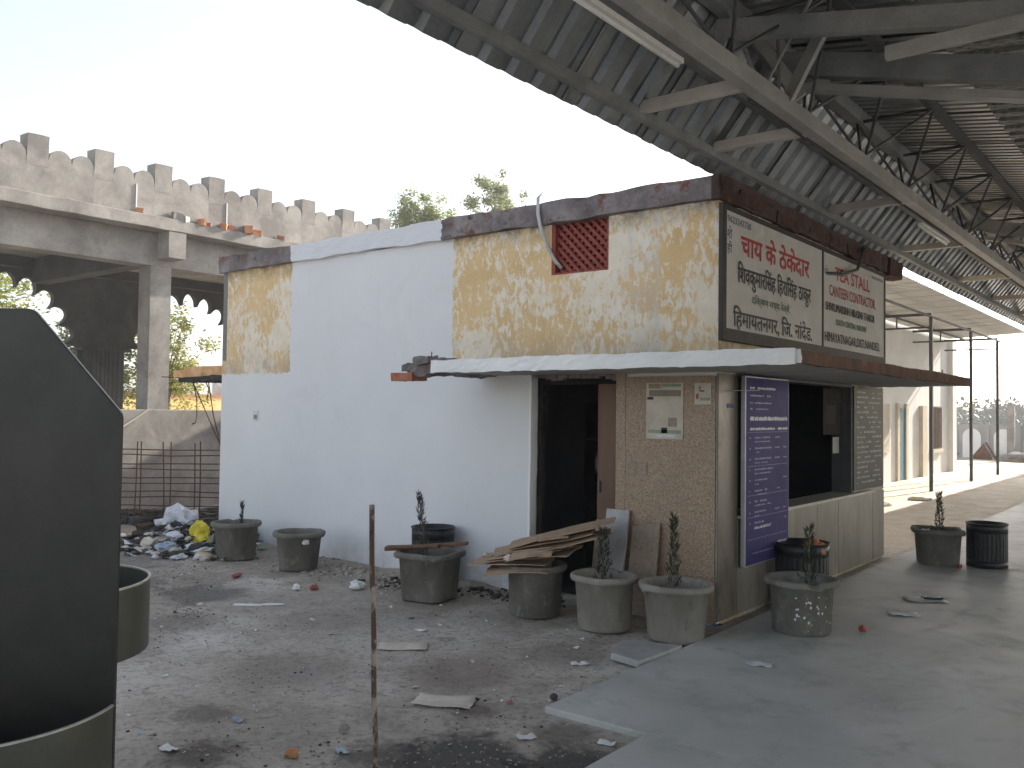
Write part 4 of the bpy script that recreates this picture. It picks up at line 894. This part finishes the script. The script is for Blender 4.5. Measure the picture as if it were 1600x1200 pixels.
MB().bar((.53, Y0, 4.535), (.53, Y1, 4.535), .34, .008).build('added_gap_strip', MT['sheet'], S)  # added strip closing bright sky gaps between eave and roof sheets
MB().bar((.27, Y0, 4.08), (.27, Y1, 4.08), .05, .06).build('purlin', MT['steel'], S)
rod_y = [-6.81 + 1.32 * k for k in range(28)]
brm = {}
for k, y in enumerate(rod_y):
    for nm_, p, q in (('left_brace', (.76, 0, 3.84), (.53, .66, 4.34)), ('left_brace', (.76, 0, 3.84), (.53, -.66, 4.34)), ('right_brace', (.80, 0, 3.84), (1.18, .66, 4.34)), ('right_brace', (.80, 0, 3.84), (1.18, -.66, 4.34))):
        key = (p, q)
        if key not in brm: m_ = MB(); m_.tube([p, q], .013, 6); brm[key] = m_.mesh('brace_rod', MT['steel_dark'])
        share('brace_rod', brm[key], S, (-2, y - 5, 0))
tie = MB().tube([(.53, 0, 4.34), (1.18, 0, 4.34)], .016, 6).mesh('tie_rod', MT['steel_dark'])
for y in rod_y: share('tie_rod', tie, S, (-2, y + .66 - 5, 0))
armm = MB().bar((-.03, 0, 3.765), (.72, 0, 3.765), .07, .075).mesh('cross_arm', MT['arm_paint'])
for y in [-6.5, -3.85, -1.2, -.05, 2.6, 5.3, 8.4, 11.1, 13.8, 16.5, 19.2, 22, 25, 28, 31]: share('cross_arm', armm, S, (-2, y - 5, 0))
# cross rafters over the right half
for y in (-7.0, -.1, 6.9, 13.6):
    MB().bar((.42, y, 4.32), (6.3, y, 2.78), .10, .17).build('rafter', MT['steel'], S, bevel=.004)
    MB().bar((.62, y + .02, 4.10), (6.3, y + .02, 2.62), .13, .05).build('rafter_flange', MT['steel_pale'], S, bevel=.003)
MB().bar((.55, -1.2, 4.16), (6.0, -1.2, 3.04), .07, .13).build('rafter', MT['steel'], S, bevel=.004)
MB().bar((1.62, -1.25, 3.73), (5.0, -1.25, 3.73), .05, .075).build('cross_arm', MT['steel_pale'], S)
MB().bar((.52, -.5, 4.34), (.80, -.38, 3.90), .06, .09).build('gusset_strut', MT['steel_pale'], S)
MB().bar((1.15, -.75, 4.30), (.80, -.62, 3.82), .035, .09).build('gusset_strut', MT['steel_pale'], S)
mb = MB(); mb.tube([(.76, -1.0, 3.8), (.55, -1.1, 4.4)], .012, 6); mb.build('tie_rod', MT['steel'], S)
mb = MB(); mb.tube([(.76, -.95, 3.8), (1.2, -1.15, 4.3)], .012, 6); mb.build('tie_rod', MT['steel'], S)
mb = MB(); mb.tube([(.70, -.55, 4.3), (.74, -.62, 3.85)], .012, 6); mb.build('tie_rod', MT['steel'], S)
for k, y in enumerate((-4.5, -2.35, -.6, 3.2)):
    MB().bar((-.03, y, 3.80), (.48, y, 4.40), .05, .03).build('sheet_strap', MT['steel'], S)
for x in (6.8,):
    for y in (-3.8, 2.6, 9, 15.4, 22, 28): MB().box(x - .1, x + .1, y - .1, y + .1, 0, 3.6).build('column', MT['steel'], S, bevel=.005)
# columns out of view carry the girder on brackets; conduit along the chord
MB().tube([(.69, Y0 + 8, 3.74), (.685, -1, 3.73), (.69, 3, 3.735), (.685, 8, 3.74), (.69, 16, 3.74)], .012, 6).build('conduit', MT['wire'], S)
def tubelight(x, y, z, ln, label, rz=0):
    e = empty('tube_light', (x, y, z), label, 'tube light', 'tube lights along the girder')
    MB().box(x - .025, x + .025, y, y + ln, z, z + .03).build('fitting', MT['tube'], e); MB().tube([(x, y + .03, z - .018), (x, y + ln - .03, z - .018)], .013, 8).build('tube', MT['tube'], e, smooth=True)
tubelight(.65, -3.1, 3.69, 1.2, 'unlit tube light on the girder side nearest the camera'); tubelight(.67, 3.4, 3.66, 1.2, 'unlit tube light on the girder above the far sign end'); tubelight(.64, 10.5, 3.64, 1.2, 'unlit tube light on the girder farthest away')

# ---------------------------------------------------------------- arched concrete building on the left
A = empty('arched_concrete_building', (-12.5, 3, 0), 'raw concrete pavilion under construction with scalloped parapet and lobed arches', 'building')
ya, yb = -7.0, 10.6; XF = -10.35
MB().box(-10.72, -10.30, ya, yb, -.1, 1.605).build('plinth_wall', MT['concrete'], A, bevel=.01)
MB().rough(-15.3, -10.0, ya, yb, 4.47, 4.665, .3, .012, 77).build('floor_slab', MT['concrete'], A, bevel=.008)
MB().box(-10.68, XF, ya, yb, 3.93, 4.47).build('edge_beam', MT['concrete'], A, bevel=.01)
cm = MB().box(-.36, 0, -.18, .18, 0, 2.325).mesh('column', MT['concrete']); bk = MB().box(-.345, 0, -.15, .15, 0, .42).mesh('bracket', MT['concrete'])
for y in (-3.5, 1.195, 5.85, 10.3):
    share('column', cm, A, (XF + .003 + 12.5, y - 3, 1.605)); share('bracket', bk, A, (-10.003 + 12.5, y + .075 - 3, 4.045))
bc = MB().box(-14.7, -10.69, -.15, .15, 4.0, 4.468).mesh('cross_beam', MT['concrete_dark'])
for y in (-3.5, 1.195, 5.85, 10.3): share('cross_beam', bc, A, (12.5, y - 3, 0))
# parapet: a scalloped panel per merlon bay
PT = .97; prof = [(0, 0), (PT, 0)]
def hump(c, r, z, n=10): return [(c + r * math.cos(math.pi * k / n), z + r * 1.05 * math.sin(math.pi * k / n)) for k in range(n + 1)]
pts = [(0, 0), (.97, 0), (.97, .62)] + hump(.97 - .168, .164, .615) + hump(.97 - .168 - .332, .164, .615) + [(.30, .62), (0, .62)]
pm = MB(); pm.prism(pts, lambda a, b: (0, a, b), (-.16, 0, 0)); pme = pm.mesh('parapet_panel', MT['concrete'], fix=True)
mm = MB().rough(-.235, .0, 0, .30, .50, .945, .1, .010, 7).mesh('merlon', MT['concrete'])
y = -1.02 - PT * 6; k = 0
while y < yb - .9:
    p_ = share('parapet_panel', pme, A, (-10.13 + 12.5, y - 3, 4.591)); 
    share('merlon', mm, A, (-10.13 + 12.5 + .002, y - 3 , 4.591))
    y += PT; k += 1
dm = MB().box(0, .010, -.008, .008, 0, .54).mesh('drain_strip', MT['white_wall'])
for y in (-5.1, .62, 2.24, 6.0): share('drain_strip', dm, A, (-10.128 + 12.5, y - 3, 4.6))
# rear wall of lobed arches on fluted columns
HW = 1.925; sp = [(-HW, 4.467), (-HW, 2.82), (-1.45, 2.82), (-1.36, 2.87)]
NL = 9
for k in range(NL * 12 + 1):
    t = math.pi * k / (NL * 12); rr = 1.04 + .27 * abs(math.sin(NL * t)) ** .6
    sp.append((-rr * math.cos(t), 2.88 + rr * math.sin(t)))
sp += [(1.36, 2.87), (1.45, 2.82), (HW, 2.82), (HW, 4.467)]
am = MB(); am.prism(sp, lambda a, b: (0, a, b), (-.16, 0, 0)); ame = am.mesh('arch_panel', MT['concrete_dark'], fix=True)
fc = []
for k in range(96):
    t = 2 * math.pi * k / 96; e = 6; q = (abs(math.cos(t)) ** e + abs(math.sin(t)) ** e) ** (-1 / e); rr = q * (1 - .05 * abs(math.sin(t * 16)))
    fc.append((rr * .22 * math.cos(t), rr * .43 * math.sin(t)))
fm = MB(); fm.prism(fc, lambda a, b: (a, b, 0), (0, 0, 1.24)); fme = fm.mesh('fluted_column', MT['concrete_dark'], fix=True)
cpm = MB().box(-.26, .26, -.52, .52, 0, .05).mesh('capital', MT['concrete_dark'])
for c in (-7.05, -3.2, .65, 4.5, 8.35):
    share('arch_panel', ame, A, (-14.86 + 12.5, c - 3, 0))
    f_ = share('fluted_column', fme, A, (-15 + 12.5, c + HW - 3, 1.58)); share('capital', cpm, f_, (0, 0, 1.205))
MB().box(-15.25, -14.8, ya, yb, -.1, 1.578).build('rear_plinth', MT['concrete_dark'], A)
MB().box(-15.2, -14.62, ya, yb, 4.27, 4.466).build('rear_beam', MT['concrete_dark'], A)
# raking joint lines on the plinth render
mb = MB(); mb.bar((-10.298, .3, 1.15), (-10.298, 1.0, 1.6), .02, .02); mb.bar((-10.298, -.1, 1.28), (-10.298, .5, 1.6), .02, .02); mb.build('render_joint', MT['cream_paint'], A)
brick_labels = ['lone orange brick chip under the first white drain strip', 'pale mortar lump left on the ledge by the bracket', 'second pale mortar lump just right of the bracket', 'orange brick fragment right of the mortar lumps on the ledge', 'dull red chip between two orange fragments on the ledge', 'orange brick fragment under the second white drain strip', 'dull red brick chip right of the second drain strip', 'largest orange brick fragment on the concrete ledge', 'orange fragment touching the largest one on the ledge', 'last dull red chip on the ledge nearest the stall roof']
for i, (y, s, m) in enumerate([(.63, .07, 'orange_brick'), (1.28, .11, 'concrete'), (1.42, .09, 'concrete'), (1.72, .09, 'orange_brick'), (1.86, .07, 'brick'), (2.14, .10, 'orange_brick'), (2.28, .08, 'brick'), (2.62, .13, 'orange_brick'), (2.80, .09, 'orange_brick'), (3.3, .08, 'brick')]):
    o = MB().rough(-s * .5, s * .5, -s * .8, s * .8, 0, s * 1.1, .04, .018, 400 + i).build('brick_fragment', MT[m], loc=(0, 0, 0)); o.location = (-10.055, y, 4.66); o.rotation_euler = (.1, 0, rnd.random() * 3)
    tag(o, brick_labels[i], 'brick', 'brick fragments on the concrete ledge')

# rebar mat standing before the plinth
RB = empty('rebar_mat', (-9.2, .7, 0), 'upright mat of rusty reinforcing bars before the concrete plinth', 'rebar')
p0 = Vector((-9.9, -.75, 0)); p1 = Vector((-7.2, 1.55, 0)); dr = (p1 - p0).normalized(); Lr = (p1 - p0).length
vm = MB().tube([(0, 0, -.05), (.01, 0, .6), (-.005, 0, 1.16)], .0095, 5).mesh('bar', MT['rod'])
s = .0; i = 0
while s < Lr:
    for ds in (0, .075):
        o = share('vertical_bar', vm, RB, p0 + dr * (s + ds) - Vector((-9.2, .7, 0)) + Vector((0, 0, rnd.uniform(-.03, .02)))); o.rotation_euler = (rnd.uniform(-.02, .02), rnd.uniform(-.03, .03), 0)
    s += .42
for k in range(11):
    z = .07 + k * .098 + (.012 if k % 2 else -.012)
    MB().tube([p0 + dr * (Lr * t / 6) + Vector((0, 0, z + rnd.uniform(-.012, .012))) for t in range(7)], .008, 5).build('horizontal_bar', MT['rod'], RB)
rubble('site_rubble', 'dark soil and broken bits along the foot of the rebar mat', [(-9.0 + .3 * i, -.2) for i in range(7)], 0, (.1, .1), ['soil'], .01, .02, (-8, 0, 0)) if False else None
mb = MB()
for i in range(420):
    t = rnd.random(); c = Vector((-10.0, .0, 0)).lerp(Vector((-7.1, 1.9, 0)), t) + Vector((rnd.gauss(0, .35), rnd.gauss(0, .35), 0)); s = .03 + rnd.random() * .09
    if c.x > -6.9: continue
    mb.rough(c.x - s, c.x + s, c.y - s, c.y + s, -.03, s * .9, s, s * .35, i, m=i % 4, freq=6)
tag(mb.build('site_rubble', [MT['concrete_dark'], MT['soil'], MT['soil'], MT['dark_rag']], loc=(-8.4, 1, 0)), 'dark broken rubble under the rebar mat', 'rubble', kind='stuff')

# low yellow wall beyond the arches
YW = empty('yellow_boundary_wall', (-34, 14, 0), 'distant low yellow wall with red coping seen through the arches', 'wall')
MB().box(-34.2, -34, -4, 34, 0, 2.12).build('wall', MT['yellow_wall'], YW); MB().box(-34.25, -33.95, -4, 34, 2.12, 2.25).build('coping', MT['coping_red'], YW)
tag(MB().lathe([(0, 0), (.45, 0), (.45, .9), (.3, 1.05), (0, 1.05)], 18, c=(-34.9, 18.6, 2.2)).build('water_tank', MT['pale_plastic'], loc=(-34.9, 18.6, 2.2), smooth=True), 'pale water tank behind the yellow wall', 'water tank')

# ---------------------------------------------------------------- white building with awning, far right
B = empty('white_building', (-6, 16, 0), 'white painted building with teal door beyond the stall', 'building')
mb = MB(); mb.box(-9.4, -3.3, 9.6, 23.4, -.1, 4.45); mb.build('wall', MT['white_wall'], B)
MB().box(-9.5, -3.2, 9.5, 23.5, 4.45, 4.6).build('roof_slab', MT['white_wall'], B)
MB().box(-3.31, -3.27, 17.45, 18.05, 0, 1.86).build('door', MT['teal'], B); q = B.children[-1]
MB().box(-3.275, -3.255, 17.52, 17.56, .9, 1.0).build('handle', MT['steel_dark'], q)
for y0 in (17.25, 18.05): MB().box(-3.31, -3.24, y0, y0 + .2, 0, 1.98).build('door_jamb', MT['cream_paint'], B)
MB().box(-3.31, -3.20, 19.55, 20.05, 0, 1.95).build('pilaster', MT['cream_paint'], B)
MB().box(-3.31, -3.16, 22.9, 23.38, 0, 4.0).build('pilaster', MT['white_wall'], B)
wf = MB().box(-3.31, -3.26, 20.95, 21.9, .72, 1.95).build('window', MT['steel_dark'], B)
mb = MB()
for k in range(6): mb.box(-3.255, -3.24, 21.0 + k * .17, 21.03 + k * .17, .75, 1.92)
mb.build('window_grille', MT['stick'], wf); MB().box(-3.31, -3.22, 20.8, 22.05, .62, .715).build('window_sill', MT['cream_paint'], B)
MB().box(-3.31, -3.26, 15.8, 16.6, .75, 1.95).build('window', MT['cream_paint'], B)
# awning
AW = empty('steel_awning', (-2.2, 16, 0), 'white sheet awning on thin dark posts along the white building', 'awning')
sm = rib_sheet((-3.27, 4.02), (-1.20, 4.12), 0, 1.0, .2, .03).mesh('awning_sheet', MT['white_wall'])
for k in range(14): share('awning_sheet', sm, AW, (2.2, 8.9 + k * 1.0 - 16, 0))
pm_ = MB().box(-.035, .035, -.035, .035, 0, 3.86).mesh('post', MT['steel_dark'])
for y in (10.6, 14.7, 18.8, 22.35):
    share('post', pm_, AW, (-1.86 + 2.2, y - 16, 0))
    MB().box(-3.27, -1.86, y - .025, y + .025, 3.90, 3.96).build('cross_beam', MT['steel_dark'], AW); MB().box(-3.27, -1.86, y - .015, y + .015, 3.62, 3.66).build('tie_bar', MT['steel_dark'], AW)
    MB().box(-2.6, -2.57, y - .014, y + .014, 3.66, 3.90).build('hanger', MT['steel_dark'], AW)
MB().box(-1.89, -1.83, 9, 22.8, 3.865, 3.895).build('long_beam', MT['steel_dark'], AW); MB().box(-2.85, -2.80, 9, 22.8, 3.965, 4.0).build('long_beam', MT['steel_dark'], AW)
tag(MB().tube([(-1.0, 26.0, 0), (-1.0, 26.0, 3.6)], .06, 8).build('steel_pole', MT['steel'], loc=(-1.0, 26.0, 0)), 'grey steel pole at the right edge beyond the far planter', 'pole')
# concrete post and far boundary wall
mb = MB(); mb.box(-3.2, -2.95, 32.0, 32.25, 0, 2.1); CPp = mb.build('concrete_post', MT['concrete'], loc=(-3.08, 32.1, 0)); tag(CPp, 'bare concrete post standing before the far boundary wall', 'post')
MB().tube([(-3.08, 32.1, 2.08), (-3.05, 32.1, 2.5), (-3.0, 32.1, 2.75)], .012, 5).build('rebar_stub', MT['rod'], CPp)
BW = empty('boundary_wall', (-3, 34, 0), 'far grey precast boundary wall with arched panels', 'wall')
bp_ = MB(); bp_.box(-.5, .5, -.04, .04, 0, 1.45); bpm = bp_.mesh('panel', MT['panel_wall'])
ar = MB(); ar.prism([(-.34, 0)] + [(.34 * math.cos(math.pi - math.pi * k / 10), .85 + .34 * math.sin(math.pi * k / 10)) for k in range(11)] + [(.34, 0)], lambda a, b: (a, 0, b), (0, -.03, 0)); arm_ = ar.mesh('arch_relief', MT['white_wall'], fix=True)
po = MB().box(-.07, .07, -.07, .07, 0, 1.55).mesh('wall_post', MT['panel_wall'])
for k in range(40):
    x = -14 + k * 1.15; b_ = share('panel', bpm, BW, (x + 3, 0, -.1)); share('arch_relief', arm_, b_, (0, -.041, .1)); share('wall_post', po, BW, (x + .575 + 3, 0, -.1))
mb = MB(); mb.prism([(-4.55, 0), (-3.75, 0), (-4.1, .62)], lambda a, b: (a, 32.3 + b * .35, b), (0, .05, .02)); mb.prism([(-4.05, .66), (-3.98, .66), (-3.55, 0), (-3.66, 0)], lambda a, b: (a, 32.26 + b * .3, b), (0, .04, .02))
tag(mb.build('broken_board', MT['stick'], loc=(-4.1, 32.3, 0), fix=True), 'broken brown triangular board leaning before the far boundary wall', 'board')
crumple('rubble_heap', 'low grey rubble heap behind the awning posts', 'heap', -5.3, 31, -.05, 1.1, .6, .35, MT['concrete_dark'], 52, amp=.4)
crumple('rubble_heap', 'pale rubble heap beside the bare concrete post', 'heap', -2.6, 31.5, -.05, .9, .5, .28, MT['concrete'], 53, amp=.4)
for i, (x, y, lb) in enumerate([(-1.5, 12.2, 'pale stone lying on the sunlit ground before the awning'), (-1.7, 10.6, 'low pale lump on the sunlit ground near the stall')]): crumple('stone', lb, 'stone', x, y, 0, .22, .1, .05, MT['cream_paint'], 60 + i, amp=.3)

# ---------------------------------------------------------------- trees
def tree(label, x, y, top, r, rz_, mats, clumps, per, leaf, group=None, trunk_r=.12, seed=1, name='tree', zb=0):
    rg = random.Random(seed); e = empty(name, (x, y, 0), label, 'tree', group)
    cz_ = top - rz_; mb = MB()
    mb.tube([(x, y, zb - .1), (x + .08, y, cz_ * .4), (x - .05, y + .05, cz_ * .75), (x, y, cz_)], [trunk_r, trunk_r * .8, trunk_r * .6, trunk_r * .35], 8)
    cs = []
    for i in range(clumps):
        a = rg.random() * 6.283; u = rg.uniform(-1, 1); q = rg.random() ** .45; s = math.sqrt(1 - u * u)
        c = Vector((x + math.cos(a) * s * r * q * rg.uniform(.75, 1.1), y + math.sin(a) * s * r * q * rg.uniform(.75, 1.1), cz_ + u * rz_ * q)); cs.append(c)
        if i % 3 == 0: mb.tube([(x, y, cz_ - rz_ * .7 * rg.random()), (Vector((x, y, cz_ - rz_ * .2)) + c) / 2 + Vector((0, 0, .1)), c], [trunk_r * .3, trunk_r * .16, trunk_r * .05], 5)
    mb.build('trunk', MT['bark'], e)
    mb = MB()
    for c in cs:
        cr = r * rg.uniform(.13, .27)
        for k in range(per):
            d = Vector((rg.gauss(0, .5), rg.gauss(0, .5), rg.gauss(0, .42))) * cr; p = c + d
            u = Vector((rg.uniform(-1, 1), rg.uniform(-1, 1), rg.uniform(-.7, .4))).normalized(); v = u.cross(Vector((rg.uniform(-1, 1), rg.uniform(-1, 1), rg.uniform(-1, 1)))).normalized()
            l = leaf * rg.uniform(.6, 1.3); mb.add([p - u * l, p + v * l * .42, p + u * l, p - v * l * .42], [(0, 1, 2, 3)], 0 if rg.random() < .7 else 1)
    mb.build('crown', [MT[m] for m in mats], e); return e
tree('light green feathery treetop left of the other above the white roof edge', -18.3, 15.4, 9.35, 1.25, 1.5, ('leaf_pale', 'leaf_pale_grey'), 125, 110, .06, 'trees behind the stall', .08, 3)
tree('greyer sparse treetop right of the other above the stall roof', -15.0, 15.4, 9.35, 1.15, 1.5, ('leaf_pale_grey', 'leaf_pale'), 90, 95, .06, 'trees behind the stall', .07, 4)
tree('broad yellowing tree seen through the left arch', -20.0, 1.6, 5.6, 2.2, 2.0, ('leaf', 'leaf_yellow'), 110, 110, .065, 'trees beyond the arched building', .14, 5)
tree('dense green tree low behind the left arch and fluted column', -20.5, 4.7, 3.9, 1.8, 1.6, ('leaf', 'leaf_grey'), 110, 110, .065, 'trees beyond the arched building', .12, 6)
tree('slender tree with yellow leaves beside the concrete column', -21.0, 7.6, 4.8, 1.5, 2.0, ('leaf_yellow', 'leaf'), 70, 80, .06, 'trees beyond the arched building', .1, 7)
tree('small bush above the distant yellow wall', -37, 16.6, 3.6, 1.5, 1.0, ('leaf_grey', 'leaf_yellow'), 40, 50, .12, 'trees beyond the arched building', .08, 8)
# far-off wood beyond the boundary wall, one mass
mb = MB(); rg = random.Random(12)
for i in range(900):
    x = -60 + rg.random() * 110; y = 112 + rg.random() * 22; h = 2.6 + 2.2 * noise.noise(Vector((x * .09, 2, 0))) + 1.2 * noise.noise(Vector((x * .4, 5, 0)))
    c = Vector((x, y, max(.4, h * rg.random())))
    for k in range(34):
        p = c + Vector((rg.gauss(0, 1.1), rg.gauss(0, .8), rg.gauss(0, .55))); u = Vector((rg.uniform(-1, 1), rg.uniform(-1, 1), rg.uniform(-1, 1))).normalized(); v = u.cross(Vector((rg.uniform(-1, 1), rg.uniform(-1, 1), 1))).normalized()
        l = rg.uniform(.25, .55); mb.add([p - u * l, p + v * l * .5, p + u * l, p - v * l * .5], [(0, 1, 2, 3)])
tag(mb.build('far_wood', MT['far_leaf'], loc=(-5, 120, 0)), 'hazy line of far-off trees beyond the boundary wall', 'trees', kind='stuff')

# ---------------------------------------------------------------- hazy morning air
hz = MB().box(-230, 120, -60, 170, -1.0, 13.0).build('haze', [], None); hm_ = bpy.data.materials.new('haze'); hm_.use_nodes = True
ht = hm_.node_tree; ht.nodes.remove(ht.nodes['Principled BSDF']); pv = ht.nodes.new('ShaderNodeVolumePrincipled'); pv.inputs['Color'].default_value = (.93, .95, 1, 1); pv.inputs['Density'].default_value = .0024
ht.links.new(pv.outputs[0], ht.nodes['Material Output'].inputs['Volume']); hz.data.materials.append(hm_); tag(hz, kind='stuff')
